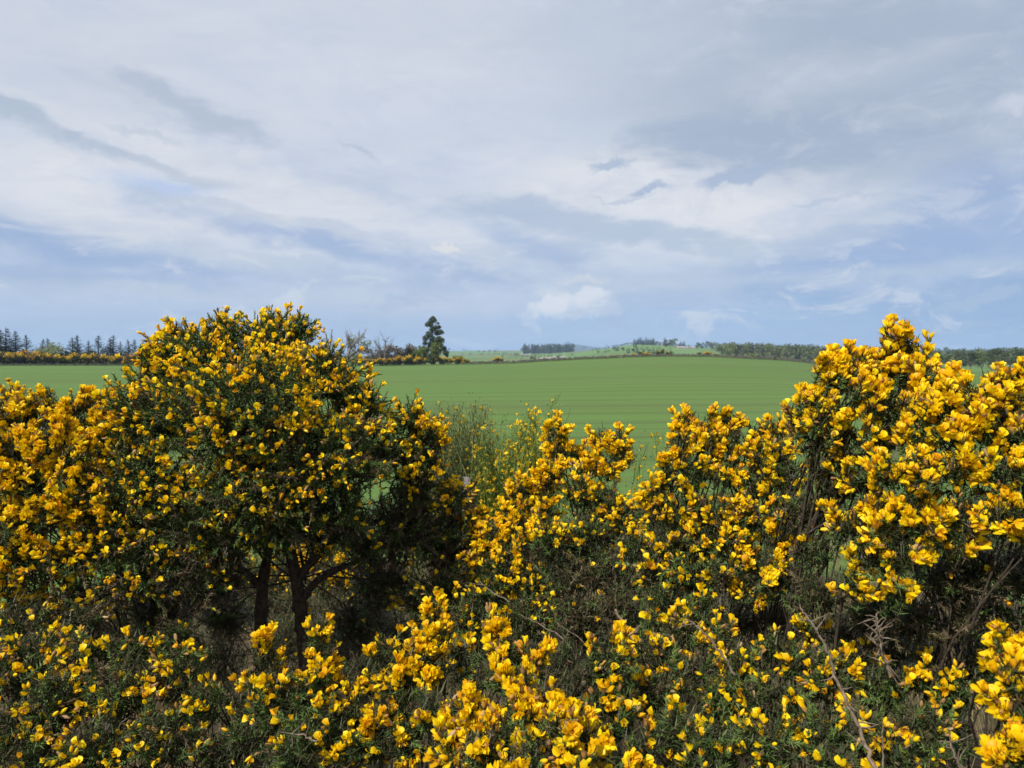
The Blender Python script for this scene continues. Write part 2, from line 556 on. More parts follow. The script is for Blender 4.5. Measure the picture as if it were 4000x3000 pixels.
def curve_pts(p0, p1, bend=0.1, n=8, r=None):
    r = r or rng
    p0, p1 = np.asarray(p0, float), np.asarray(p1, float)
    L = np.linalg.norm(p1 - p0)
    t = np.linspace(0, 1, n)[:, None]
    off = r.normal(0, bend * L, 3) * np.array([1, 1, 0.4])
    off2 = r.normal(0, bend * L * 0.5, 3)
    return p0 + (p1 - p0) * t + off * (4 * t * (1 - t)) + off2 * np.sin(t * 2 * math.pi) * 0.6


def leaf_cloud(centres, radii, n, size, r, flat=0.0, aspect=1.0):
    """n small folded leaf patches spread through balls; returns V, F(tri)"""
    centres, radii = np.asarray(centres, float), np.asarray(radii, float)
    if radii.ndim == 1:
        radii = np.repeat(radii[:, None], 3, 1)
    w = (radii.prod(1)) ** (2 / 3)
    pick = r.choice(len(centres), n, p=w / w.sum())
    d = nrm(r.normal(size=(n, 3)))
    rr = r.random(n) ** 0.45
    p = centres[pick] + d * radii[pick] * rr[:, None]
    nrmv = nrm(d * 0.8 + r.normal(size=(n, 3)) * 0.7 + np.array([0, 0, flat]))
    a = perp(nrmv)
    ang = r.random(n) * 2 * math.pi
    b = np.cross(nrmv, a)
    u = a * np.cos(ang)[:, None] + b * np.sin(ang)[:, None]
    v = np.cross(nrmv, u)
    s = size * (0.6 + 0.8 * r.random(n))[:, None]
    V = np.stack([p - u * s * aspect, p + v * s * 0.55 + nrmv * s * 0.2, p + u * s * aspect, p - v * s * 0.55 + nrmv * s * 0.1], 1).reshape(-1, 3)
    k = np.arange(n)[:, None] * 4
    F = np.concatenate([k + np.array([0, 1, 2]), k + np.array([0, 2, 3])])
    vary = np.repeat(np.clip(r.random(n) * 0.7 + 0.3 * rr * r.random(n), 0, 1), 4)
    return V, F, vary, p, d


# ------------------------------------------------------------------ terrain
COLS = np.array([-4000, 0, 1500, 1750, 2000, 2150, 2250, 2330, 2480, 2600, 2750, 3000, 3250, 3500, 3800, 3950, 4300, 8000], float)
EDGE_PY = np.interp(COLS, [-4000, 0, 1500, 2000, 2200, 2500, 2700, 3000, 3200, 3500, 4000, 8000],
                    [1430, 1429, 1430, 1420, 1408, 1395, 1392, 1406, 1422, 1443, 1452, 1455])
FARD = np.array([300, 500, 800, 1100, 1600, 2500, 4500, 7000, 9500], float)
FAR_PY = {
    -4000: [1440, 1430, 1420, 1415, 1408, 1400, 1397, 1395, 1396], 0: [1440, 1430, 1420, 1415, 1408, 1400, 1397, 1395, 1396],
    1500: [1440, 1425, 1414, 1406, 1398, 1390, 1388, 1390, 1394], 1750: [1435, 1412, 1402, 1395, 1385, 1371, 1375, 1377, 1390],
    2000: [1430, 1408, 1399, 1391, 1382, 1369, 1373, 1372, 1388], 2150: [1425, 1404, 1397, 1390, 1380, 1372, 1373, 1362, 1388],
    2250: [1422, 1402, 1393, 1384, 1374, 1372, 1371, 1346, 1388], 2330: [1418, 1400, 1385, 1368, 1366, 1368, 1371, 1357, 1388],
    2480: [1412, 1397, 1372, 1345, 1352, 1360, 1368, 1368, 1388], 2600: [1408, 1396, 1374, 1349, 1352, 1362, 1370, 1372, 1388],
    2750: [1412, 1392, 1372, 1357, 1360, 1365, 1370, 1373, 1388], 3000: [1425, 1400, 1377, 1364, 1364, 1368, 1371, 1374, 1388],
    3250: [1432, 1410, 1388, 1374, 1372, 1372, 1373, 1374, 1388], 3500: [1445, 1425, 1400, 1386, 1378, 1375, 1374, 1374, 1388],
    3800: [1446, 1432, 1405, 1388, 1380, 1376, 1374, 1366, 1388], 3950: [1446, 1432, 1405, 1388, 1380, 1376, 1374, 1357, 1388],
    4300: [1446, 1432, 1408, 1392, 1384, 1380, 1376, 1368, 1388], 8000: [1446, 1434, 1420, 1412, 1404, 1398, 1394, 1392, 1394],
}
EDGE_R = 175.0


def el_of(px, py):
    r = ray(px, py)
    return r[2] / math.hypot(r[0], r[1])


TD = np.concatenate([[0, 25, 60, 110, EDGE_R, 215], FARD, [11000]])
TZ = np.zeros((len(COLS), len(TD)))
for i, cpx in enumerate(COLS):
    k = min(max(cpx, -1000), 5000)
    ze = CAM_Z + el_of(k, EDGE_PY[i]) * EDGE_R
    row = [0, 0, ze * 0.22, ze * 0.72, ze, ze - 2.2]
    row += [CAM_Z + el_of(k, py) * d for py, d in zip(FAR_PY[int(cpx)], FARD)]
    row += [row[-1] - 5]
    TZ[i] = row


def pchip_slopes(x, y):
    h = np.diff(x)
    dl = np.diff(y, axis=-1) / h
    m = np.zeros_like(y)
    a, b = dl[..., :-1], dl[..., 1:]
    with np.errstate(divide='ignore', invalid='ignore'):
        hm = np.where(a * b > 0, 2 * a * b / (a + b), 0.0)
    m[..., 1:-1] = hm
    return m


def terrain(x, y):
    x, y = np.asarray(x, float), np.asarray(y, float)
    r = np.hypot(x, y)
    px = np.where(y > 0.25 * np.abs(x), W0 / 2 + FPX * x / np.maximum(y, 0.25 * np.abs(x) + 1e-6), np.where(x > 0, 8000.0, -4000.0))
    px = np.clip(px, COLS[0], COLS[-1])
    ci = np.clip(np.searchsorted(COLS, px) - 1, 0, len(COLS) - 2)
    t = (px - COLS[ci]) / (COLS[ci + 1] - COLS[ci])
    t = t * t * (3 - 2 * t) * 0.5 + t * 0.5
    di = np.clip(np.searchsorted(TD, r) - 1, 0, len(TD) - 2)
    h = TD[di + 1] - TD[di]
    s = np.clip((r - TD[di]) / h, 0, 1)
    S = pchip_slopes(TD, TZ)

    def colz(c):
        y0, y1, m0, m1 = TZ[c, di], TZ[c, di + 1], S[c, di] * h, S[c, di + 1] * h
        s2, s3 = s * s, s ** 3
        return y0 * (2 * s3 - 3 * s2 + 1) + m0 * (s3 - 2 * s2 + s) + y1 * (-2 * s3 + 3 * s2) + m1 * (s3 - s2)
    return colz(ci) * (1 - t) + colz(ci + 1) * t


def polar_sheet(name, r0, r1, nr, mats, zone=None, geo=True):
    az = np.concatenate([np.radians(np.arange(-180, -52, 6.0)), np.radians(np.arange(-52, 52, 0.3)), np.radians(np.arange(52, 180.01, 6.0))])
    rr = np.geomspace(max(r0, 0.35), r1, nr) if geo else np.linspace(r0, r1, nr)
    A, R = np.meshgrid(az, rr)
    X, Y = np.sin(A) * R, np.cos(A) * R
    Z = terrain(X, Y)
    V = np.stack([X, Y, Z], -1).reshape(-1, 3)
    idx = np.arange(V.shape[0]).reshape(R.shape)
    q = np.stack([idx[:-1, :-1], idx[:-1, 1:], idx[1:, 1:], idx[1:, :-1]], -1).reshape(-1, 4)[:, ::-1]
    mi = None
    if zone is not None:
        cx, cy = V[q].mean(1)[:, 0], V[q].mean(1)[:, 1]
        mi = zone(cx, cy)
    me = mesh_np(name, V, q, mats, None, mi, True)
    return add(name, me, kind='structure')


polar_sheet('hedge_bank', 0.3, 6.0, 18, 'litter')
polar_sheet('crop_field', 6.0, EDGE_R - 2.5, 60, 'crop')
polar_sheet('field_verge', EDGE_R - 2.5, 215.0, 14, 'grass_verge')


def farm_zone(x, y):
    r = np.hypot(x, y)
    px = np.clip(np.where(y > 1, 2000 + FPX * x / np.maximum(y, 1), -4000), -4000, 8000)
    rs = np.random.default_rng(8)
    n = 420
    sx, sy = rs.uniform(-1500, 5500, n), rs.uniform(np.log(215), np.log(5200), n)
    kind = rs.choice(3, n, p=[0.52, 0.30, 0.18])
    a, bb = px / 120.0, np.log(np.maximum(r, 1)) * 7.5
    out = np.zeros(len(x), int)
    for s in range(0, len(x), 20000):
        sl = slice(s, s + 20000)
        d = (a[sl, None] + bb[sl, None] * 0.25 - (sx / 120 + sy * 7.5 * 0.25)[None]) ** 2 + (bb[sl, None] - (sy * 7.5)[None]) ** 2
        out[sl] = kind[d.argmin(1)]
    out[(r < 330)] = 3
    out[(px > 2860) & (px < 3460) & (r < 1200)] = 3
    out[(px > 2200) & (px < 2740) & (r > 500) & (r < 1200)] = np.where(out[(px > 2200) & (px < 2740) & (r > 500) & (r < 1200)] == 2, 1, 0)
    out[(px > 3600) & (px < 3900) & (r < 430)] = 0
    out[r > 4300] = 4
    return out


polar_sheet('farmland', 215.0, 9800.0, 110, ['pasture_bright', 'pasture_mid', 'pasture_dull', 'rough_ground', 'hill_moor'], farm_zone)


def tz(x, y):
    return float(terrain(np.array([x]), np.array([y]))[0])


def at_r(px, R):
    """ground point on the bearing of column px at radial distance R"""
    a = math.atan((px - 2000) / FPX)
    x, y = R * math.sin(a), R * math.cos(a)
    return np.array([x, y, tz(x, y)])


def at_ground(px, py, rmin=250, rmax=6500):
    """first ground point on the bearing px, beyond rmin, that rises to picture row py"""
    best = None
    for R in np.geomspace(rmin, rmax, 160):
        g = at_r(px, R)
        if (g[2] - CAM_Z) / R >= el_of(px, py):
            return g, R
    return at_r(px, rmax), rmax


def ordinal(i):
    w = ['first', 'second', 'third', 'fourth', 'fifth', 'sixth', 'seventh', 'eighth', 'ninth', 'tenth', 'eleventh', 'twelfth', 'thirteenth',
         'fourteenth', 'fifteenth', 'sixteenth', 'seventeenth', 'eighteenth', 'nineteenth', 'twentieth', 'twenty-first', 'twenty-second', 'twenty-third', 'twenty-fourth', 'twenty-fifth', 'twenty-sixth']
    return w[i]


# ------------------------------------------------------------------ tree templates (unit height 1)
def spruce_parts(seed):
    r = np.random.default_rng(seed)
    tr = Acc()
    v, q = tube(np.stack([r.normal(0, .004, 9).cumsum() * 0.6, r.normal(0, .004, 9).cumsum() * 0.6, np.linspace(0, 1, 9)], 1), np.linspace(.020, .003, 9), 5)
    tr.add(v, q)
    cr = Acc()
    V, F, A = [], [], []
    nw = 22
    for i in range(nw):
        h = 0.05 + 0.90 * (i / (nw - 1)) ** 0.95
        L = (0.40 * (1 - h) ** 1.15 + 0.006) * r.uniform(0.75, 1.2)
        for kbr in range(r.integers(6, 10)):
            a = r.random() * 6.283
            Lb = L * r.uniform(0.6, 1.25)
            d = np.array([math.cos(a), math.sin(a), r.uniform(-0.12, 0.35) + 0.25 * h])
            base = np.array([0, 0, h + r.normal(0, .008)])
            m_ = max(3, int(5 + Lb * 34))
            t = np.linspace(0.12, 1, m_)
            pts = base + d * (Lb * t)[:, None] + np.array([0, 0, 1]) * (0.10 * Lb * (t ** 2))[:, None]
            side = np.array([-math.sin(a), math.cos(a), 0])
            for p, tt in zip(pts, t):
                for s in (-1, 1):
                    w = (0.046 * (1.15 - tt) + 0.014) * (.20 + 1.0 * (1 - h))
                    e = p + side * s * w * r.uniform(.6, 1.3) + d * 0.018 * (1.2 - h) + np.array([0, 0, r.uniform(-.018, .006)])
                    f = p + d * 0.030 * (1.25 - h) + np.array([0, 0, r.uniform(-.016, .004)])
                    V += [p, e, f]
                    A += [r.random()] * 3
    V = np.array(V)
    cr.add(V, np.arange(len(V)).reshape(-1, 3), vary=np.array(A))
    return tr.mesh('spruce_trunk', 'bark', True), cr.mesh('spruce_crown', 'spruce_needles')


def branch_tree(r, h=1.0, levels=3, spread=0.7, r0=.03, gn=5, crook=0.16, up=0.25, n0=6, trunk_share=.45):
    """recursive limbs; returns Acc and the tip points"""
    ac, tips = Acc(), []

    def grow(p, d, L, rad, lv):
        n = 6
        pts = [p]
        dd = d.copy()
        for _ in range(n - 1):
            dd = nrm(dd + r.normal(0, crook, 3) + np.array([0, 0, up * 0.2]))
            pts.append(pts[-1] + dd * L / (n - 1))
        v, q = tube(np.array(pts), np.linspace(rad, rad * 0.45, n), max(3, gn - (levels - lv)))
        ac.add(v, q)
        if lv == 0:
            tips.append(pts[-1])
            tips.append(pts[-3])
            return
        kk = n0 if lv == levels else r.integers(3, 5)
        for i in range(kk):
            t = r.uniform(0.35, 1.0)
            i0 = min(int(t * (n - 1)), n - 1)
            side = nrm(r.normal(size=3) * np.array([1, 1, .5]))
            nd = nrm(dd * (1 - spread * .6) + side * spread + np.array([0, 0, up]))
            grow(pts[i0], nd, L * r.uniform(.45, .75), rad * 0.5, lv - 1)
        grow(pts[-1], dd, L * 0.6, rad * 0.45, lv - 1)
    grow(np.zeros(3), np.array([0, 0, 1.0]), h * trunk_share, r0 * h, levels)
    return ac, np.array(tips)


def broadleaf_parts(seed, mat, n=900, size=.035, wide=0.36, sparse=1.0, low=.30, bark='bark'):
    r = np.random.default_rng(seed)
    ac, tips = branch_tree(r, 1.0, 2, .8, .022, 5, .14, .25, 6, .42)
    k = 13
    cs = []
    for i in range(k):
        a, t = r.random() * 6.283, r.random()
        z = low + (0.93 - low) * t
        rad = wide * math.sqrt(max(0.05, 1 - ((z - .58) / .46) ** 2)) * r.uniform(.25, .85)
        cs.append([math.cos(a) * rad, math.sin(a) * rad, z])
    cs = np.array(cs)
    rs = r.uniform(.10, .20, k)
    cr = Acc()
    V, F, A, _, _ = leaf_cloud(cs, rs, int(n * sparse), size, r)
    cr.add(V, F, vary=A)
    return ac.mesh('tree_trunk', bark, True), cr.mesh('tree_crown', mat)


def make_thing(name, meshes, loc, height, rotz, label, category, group=None, sx=1.0):
    e = bpy.data.objects.new(name, None)
    e.empty_display_size = 0.2
    col.objects.link(e)
    e.location = loc
    e.rotation_euler = (0, 0, rotz)
    e.scale = (height * sx, height * sx, height)
    tag(e, label, category, group)
    for nm, me in meshes:
        add(nm, me, e)
    return e


SPRUCE = [[('trunk', a), ('crown', b)] for a, b in (spruce_parts(s) for s in (3, 14, 25))]
BROAD = {
    'spring': [[('trunk', a), ('crown', b)] for a, b in (broadleaf_parts(s, 'spring_leaves') for s in (1, 2, 3))],
    'dark': [[('trunk', a), ('crown', b)] for a, b in (broadleaf_parts(s, 'dark_leaves', wide=.42) for s in (4, 5))],
    'young': [[('trunk', a), ('crown', b)] for a, b in (broadleaf_parts(s, 'young_leaves', sparse=.8) for s in (6, 7))],
    'pale': [[('trunk', a), ('crown', b)] for a, b in (broadleaf_parts(s, 'pale_leaves', wide=.55, sparse=.8) for s in (8,))],
    'shrub': [[('trunk', a), ('crown', b)] for a, b in (broadleaf_parts(s, 'young_leaves', n=1100, size=.05, wide=.5, low=.12) for s in (16,))],
    'darkbush': [[('trunk', a), ('crown', b)] for a, b in (broadleaf_parts(s, 'dark_leaves', n=1100, size=.05, wide=.5, low=.10) for s in (17,))],
    'brown': [[('trunk', a), ('crown', b)] for a, b in (broadleaf_parts(s, 'brown_twigs', n=1700, size=.030, wide=.5, low=.15) for s in (9, 10))],
}

# --- spruces along the left edge of the field
R_HEDGE = 178.0
SPR = [(6, 1284, 1.0), (30, 1276, .95), (64, 1288, .9), (104, 1304, .9), (172, 1319, .85), (190, 1317, .8), (283, 1314, .8), (304, 1305, .95), (348, 1326, .75), (386, 1307, 1.05),
       (431, 1316, .8), (444, 1305, .85), (473, 1329, .7), (502, 1322, .8), (527, 1321, .85), (574, 1333, .75), (588, 1320, .8)]
for i, (px, top, w) in enumerate(SPR):
    R = 194 + (i * 7 % 13)
    g = at_r(px, R)
    hgt = CAM_Z + el_of(px, top) * R - g[2]
    lab = f'dark spruce, {ordinal(i)} from the left in the far row behind the gorse hedge'
    make_thing('spruce_tree', SPRUCE[i % 3], g - np.array([0, 0, .1]), hgt, i * 1.7, lab, 'tree', 'spruces behind the far gorse hedge', w * 1.55)
# a broken trunk among them, and two pale broadleaved trees
g = at_r(558, 192)
st = Acc()
v, q = tube(np.array([[0, 0, 0], [.03, 0, 2], [0, .02, 4.2], [.05, 0, 6.3]]), [.22, .2, .18, .13], 6)
st.add(v, q)
v, q = tube(np.array([[.03, 0, 5.9], [.3, 0, 6.2], [.5, 0, 6.6]]), [.1, .08, .03], 5)
st.add(v, q)
add('broken_trunk', st.mesh('broken_trunk', 'bark', True), None, g, 'bare broken conifer trunk standing at the right end of the spruce row', 'dead tree')
for (px, top, R, w, lab) in [(233, 1344, 190, 1.0, 'pale green broadleaved tree in the gap of the spruce row'),
                             (142, 1360, 189, .9, 'low pale green tree just left of the spruce pair'), (208, 1362, 187, 1.1, 'low dull green tree under the pale broadleaved tree')]:
    g = at_r(px, R)
    make_thing('broadleaved_tree', BROAD['pale'][0], g, CAM_Z + el_of(px, top) * R - g[2], px, lab, 'tree', None, w)


# --- far gorse bushes (template of unit height)
def far_gorse_parts(seed, bloom=1.0):
    r = np.random.default_rng(seed)
    k = 16
    cs = np.stack([r.uniform(-.62, .62, k), r.uniform(-.4, .4, k), r.uniform(.18, .74, k)], 1)
    cs[:, 2] *= 1 - .35 * (np.abs(cs[:, 0]) / .62) ** 2
    rs = r.uniform(.16, .28, k)
    g = Acc()
    V, F, A, _, _ = leaf_cloud(cs, rs, 700, .06, r)
    g.add(V, F, vary=A)
    for _ in range(7):
        x = r.uniform(-.3, .3)
        v, q = tube(curve_pts([x * .4, 0, 0], [x, r.uniform(-.2, .2), .6], .1, 4, r), np.linspace(.03, .012, 4), 4)
        V3 = np.concatenate([q[:, [0, 1, 2]], q[:, [0, 2, 3]]])
        g.add(v, V3, vary=.2)
    b = Acc()
    pick = r.choice(k, int(k * .6), replace=False)
    V, F, A, p, d = leaf_cloud(cs[pick] + np.array([0, 0, .05]), rs[pick] * .98, int(900 * bloom), .042, r)
    keep = np.repeat((d[:, 2] > -.25) & (np.linalg.norm(d, axis=1) > 0), 4)
    k4 = np.where(keep.reshape(-1, 4)[:, 0])[0]
    V = V.reshape(-1, 4, 3)[k4].reshape(-1, 3)
    A = A.reshape(-1, 4)[k4].ravel()
    kk = np.arange(len(k4))[:, None] * 4
    F = np.concatenate([kk + np.array([0, 1, 2]), kk + np.array([0, 2, 3])])
    b.add(V, F, vary=A)
    return [('foliage', g.mesh('far_gorse_foliage', 'far_gorse_green')), ('blossom', b.mesh('far_gorse_blossom', 'far_gorse_bloom'))]


FARG = [far_gorse_parts(s, bl) for s, bl in ((1, 1.0), (2, .8), (3, .5), (4, .12))]
LEFTH = [(10, 50, 0), (50, 54, 1), (92, 48, 0), (120, 58, 0), (165, 50, 1), (205, 46, 0), (240, 42, 1), (275, 40, 3), (310, 48, 0), (345, 34, 3),
         (385, 48, 0), (425, 44, 1), (460, 40, 2), (500, 46, 3), (535, 48, 0), (575, 42, 1), (615, 40, 2), (655, 42, 0)]
for i, (px, hp, vr) in enumerate(LEFTH):
    R = R_HEDGE + (i * 5 % 4)
    g = at_r(px, R)
    lab = f'{"sparsely flowering dark" if vr == 3 else "yellow-flowered"} gorse bush, {ordinal(i)} from the left in the hedge below the spruces'
    make_thing('far_gorse_bush', FARG[vr], g, hp / FPX * R * 1.05, 0.2 * math.sin(i * 2.3), lab, 'gorse bush', 'gorse hedge below the spruces', 1.0)
MIDH = [(1420, 34, 2), (1455, 34, 1), (1490, 36, 0), (1530, 38, 1), (1562, 44, 0), (1600, 46, 0), (1640, 36, 0), (1725, 38, 0), (1752, 34, 1), (1790, 34, 0), (1822, 24, 1), (1400, 36, 1)]
MIDH.sort()
for i, (px, hp, vr) in enumerate(MIDH):
    R = R_HEDGE + (i * 3 % 4)
    g = at_r(px, R)
    lab = f'yellow-flowered gorse bush, {ordinal(i)} from the left in the hedge at the lone pine'
    make_thing('far_gorse_bush', FARG[vr], g, hp / FPX * R * 1.05, 0.3 * math.sin(i * 1.3), lab, 'gorse bush', 'gorse hedge at the lone pine', 1.0)
WALLG = [(1945, 30, 0, 'round yellow gorse bush standing alone against the stone wall right of the pine'),
         (2295, 12, 1, 'tiny yellow gorse bush at the dip of the stone wall'), (2385, 14, 0, 'small yellow gorse bush on the wall left of the crest'),
         (2440, 16, 1, 'low yellow gorse bush beside the wall, left of a pair of bushes'), (2475, 18, 0, 'low gorse bush by the wall just left of the crest'),
         (2505, 24, 2, 'dull gorse bush left of the dark bush on the crest'), (2530, 20, 0, 'bright gorse bush directly left of the dark crest bush'),
         (2585, 34, 3, 'biggest dark gorse bush on the crest of the stone wall'), (2617, 26, 3, 'brownish bush touching the right of the dark crest bush'),
         (2730, 20, 2, 'dull yellow gorse bush right of the crest'), (2765, 24, 0, 'bright yellow gorse bush on the wall right of the crest'),
         (2795, 16, 1, 'last small yellow gorse bush where the wall drops towards the wood')]
for i, (px, hp, vr, lab) in enumerate(WALLG):
    R = EDGE_R + 2.2
    g = at_r(px, R)
    make_thing('far_gorse_bush', FARG[vr], g, hp / FPX * R * 1.1, .4 * i, lab, 'gorse bush', 'gorse bushes along the stone wall', .85)

# --- dry stone wall along the far field edge
def stone_wall(px0, px1, R, label, h=0.95, seed=2):
    r = np.random.default_rng(seed)
    V, F = [], []
    cube = np.array([[x, y, z] for x in (-.5, .5) for y in (-.5, .5) for z in (-.5, .5)])
    qs = np.array([[0, 1, 3, 2], [4, 6, 7, 5], [0, 4, 5, 1], [2, 3, 7, 6], [0, 2, 6, 4], [1, 5, 7, 3]])
    p0, n = at_r(px0, R), 0
    a0, a1 = math.atan((px0 - 2000) / FPX), math.atan((px1 - 2000) / FPX)
    for course in range(4):
        a = a0
        while a < a1:
            w = r.uniform(.35, .85)
            a += w / R
            rr = R + r.normal(0, .05)
            x, y = rr * math.sin(a), rr * math.cos(a)
            hh = h / 4 * r.uniform(.85, 1.3)
            gap = 0.75 if course == 3 else 1.0
            if course == 3 and r.random() < .3:
                continue
            s = np.array([w * gap, r.uniform(.35, .5) * (1 - .1 * course), hh])
            c_ = cube * s * r.uniform(.85, 1.12, (8, 3))
            rot = -a + r.normal(0, .06)
            cx = c_[:, 0] * math.cos(rot) - c_[:, 1] * math.sin(rot)
            cy = c_[:, 0] * math.sin(rot) + c_[:, 1] * math.cos(rot)
            z = tz(x, y) + h / 4 * (course + .45)
            V.append(np.stack([cx + x, cy + y, c_[:, 2] + z], 1) - p0)
            F.append(qs + n)
            n += 8
    add('stone_wall', mesh_np('stone_wall', np.concatenate(V), np.concatenate(F), 'wall_stone'), None, p0, label, 'wall')


stone_wall(1830, 3460, EDGE_R + 1.0, 'low dark dry stone wall along the crest of the green field', .75)
stone_wall(-160, 690, R_HEDGE - 2.5, 'low tumbled stone wall at the foot of the gorse hedge below the spruces', .55, 5)

# --- dead bare trees, brush, lone pine in the middle
def bare_tree(px, base_R, top_py, seed, label, lean=0.0, w=1.0, levels=3, n0=4):
    r = np.random.default_rng(seed)
    g = at_r(px, base_R)
    H = CAM_Z + el_of(px, top_py) * base_R - g[2]
    ac, tips = branch_tree(r, 1.0, levels, .62, .046, 6, .24, .18, n0, .52)
    V = np.concatenate(ac.V)
    zmax = V[:, 2].max()
    for blk in ac.V:
        blk /= zmax
        blk[:, 0] += lean * blk[:, 2] ** 2
    e = make_thing('bare_dead_tree', [('branches', ac.mesh('bare_tree', 'grey_dead_wood', True))], g, H, seed, label, 'tree', None, w)
    return e


bare_tree(1322, 186, 1282, 21, 'bare grey tree, left one of the twisted pair beside the big gorse', -.1, .9)
bare_tree(1350, 188, 1273, 33, 'bare grey tree, right one of the twisted pair beside the big gorse', .08, .9)
bare_tree(1492, 183, 1290, 44, 'bare pale twisted dead tree standing alone left of the pine', -.18, .85)
bare_tree(1517, 184, 1308, 57, 'thin bare dead stem right beside the pale twisted tree', .12, .35, 2, 2)
for i, (px, top, R, kd, w, lab) in enumerate([
        (1440, 1372, 186, 'brown', 1.5, 'low brown thicket at the right edge of the big gorse bush'), (1475, 1368, 187, 'brown', 1.3, 'leafless brown thicket at the foot of the twisted dead tree'),
        (1540, 1367, 188, 'brown', 1.4, 'olive-brown thicket between the dead tree and the pine'), (1580, 1352, 190, 'brown', 1.1, 'tallest brown leafless thicket between dead tree and pine'),
        (1612, 1374, 188, 'darkbush', 1.3, 'dull green thicket left of the pine'), (1645, 1380, 187, 'shrub', 1.2, 'low light green thicket at the left foot of the pine'),
        (1510, 1366, 189, 'brown', 1.3, 'brown thicket just behind the thin dead stem'), (1628, 1362, 191, 'brown', 1.2, 'brown thicket close to the left of the pine'), (1692, 1396, 177.5, 'darkbush', 1.6, 'low dark green bush hiding the foot of the pine'),
        (1395, 1345, 260, 'pale', .8, 'faint grey-green tree far behind the gorse edge'), (1795, 1396, 182, 'shrub', 1.5, 'yellow-green round shrub right of the pine')]):
    g = at_r(px, R)
    make_thing('thicket' if kd in ('brown', 'dark', 'darkbush') else 'leafy_shrub', BROAD[kd][i % len(BROAD[kd])], g, (CAM_Z + el_of(px, top) * R - g[2]) * 1.3, i * .9, lab, 'shrub', None, w)
# pine
Rp = 182
gp = at_r(1690, Rp)
sc_px = Rp / FPX
r = np.random.default_rng(77)
tr = Acc()
Hp = CAM_Z + el_of(1690, 1233) * Rp - gp[2]
tp = np.array([[0, 0, 0], [.1, 0, 3], [-.05, 0, 6], [.1, .1, 9], [0, 0, Hp - .6]])
v, q = tube(tp, [.26, .22, .17, .10, .03], 7)
tr.add(v, q)
pads = [(1690, 1243, 12), (1686, 1255, 15), (1697, 1252, 12), (1672, 1268, 13), (1684, 1268, 12), (1712, 1263, 7), (1704, 1281, 14), (1716, 1278, 10), (1690, 1288, 15), (1722, 1298, 14), (1707, 1300, 14),
        (1678, 1306, 16), (1730, 1300, 7), (1664, 1322, 15), (1690, 1322, 16), (1716, 1324, 15), (1728, 1328, 10), (1660, 1340, 12), (1700, 1345, 18), (1720, 1345, 14), (1680, 1345, 16), (1733, 1362, 15), (1742, 1378, 14), (1745, 1388, 9), (1670, 1365, 14), (1715, 1370, 14), (1695, 1375, 18), (1680, 1395, 14), (1708, 1395, 14), (1655, 1360, 12), (1650, 1385, 10)]
cs, rs = [], []
for (px, py, rad) in pads:
    cx = (px - 1690) * sc_px
    z = CAM_Z + el_of(px, py) * Rp - gp[2]
    cs.append([cx, r.uniform(-1, 1), z])
    rs.append([rad * sc_px * .88, rad * sc_px * .85, rad * sc_px * .82])
    v, q = tube(curve_pts([0, 0, z - .5], cs[-1], .08, 4, r), np.linspace(.07, .02, 4), 4)
    tr.add(v, q)
cr = Acc()
V, F, A, _, _ = leaf_cloud(cs, rs, 9000, .16, r)
cr.add(V, F, vary=A)
make_thing('pine_tree', [('trunk', tr.mesh('pine_trunk', 'bark', True)), ('crown', cr.mesh('pine_crown', 'pine_needles'))], gp, 1.0, 0,
           'tall ragged pine standing alone in the middle of the field edge', 'tree')
r = np.random.default_rng(78)
for (px, top, R, w, seed, lab) in [(1690, 1310, 180.0, 1.15, 6, 'light green young tree in front of the lower half of the pine'), (1652, 1345, 180.5, 1.0, 7, 'thin light green tree at the left side of the pine')]:
    ac, tips = branch_tree(np.random.default_rng(seed), 1.0, 3, .7, .016, 5, .12, .45, 7, .40)
    V, F, A, _, _ = leaf_cloud(tips, np.full(len(tips), .075), 2600, .022, r)
    cr = Acc()
    zmax = V[:, 2].max()
    cr.add(V / zmax, F, vary=A)
    for blk in ac.V:
        blk /= zmax
    g = at_r(px, R)
    make_thing('young_tree', [('trunk', ac.mesh('young_trunk', 'bark', True)), ('crown', cr.mesh('young_crown', 'young_leaves'))], g, CAM_Z + el_of(px, top) * R - g[2], 0, lab, 'tree', None, w * .8)

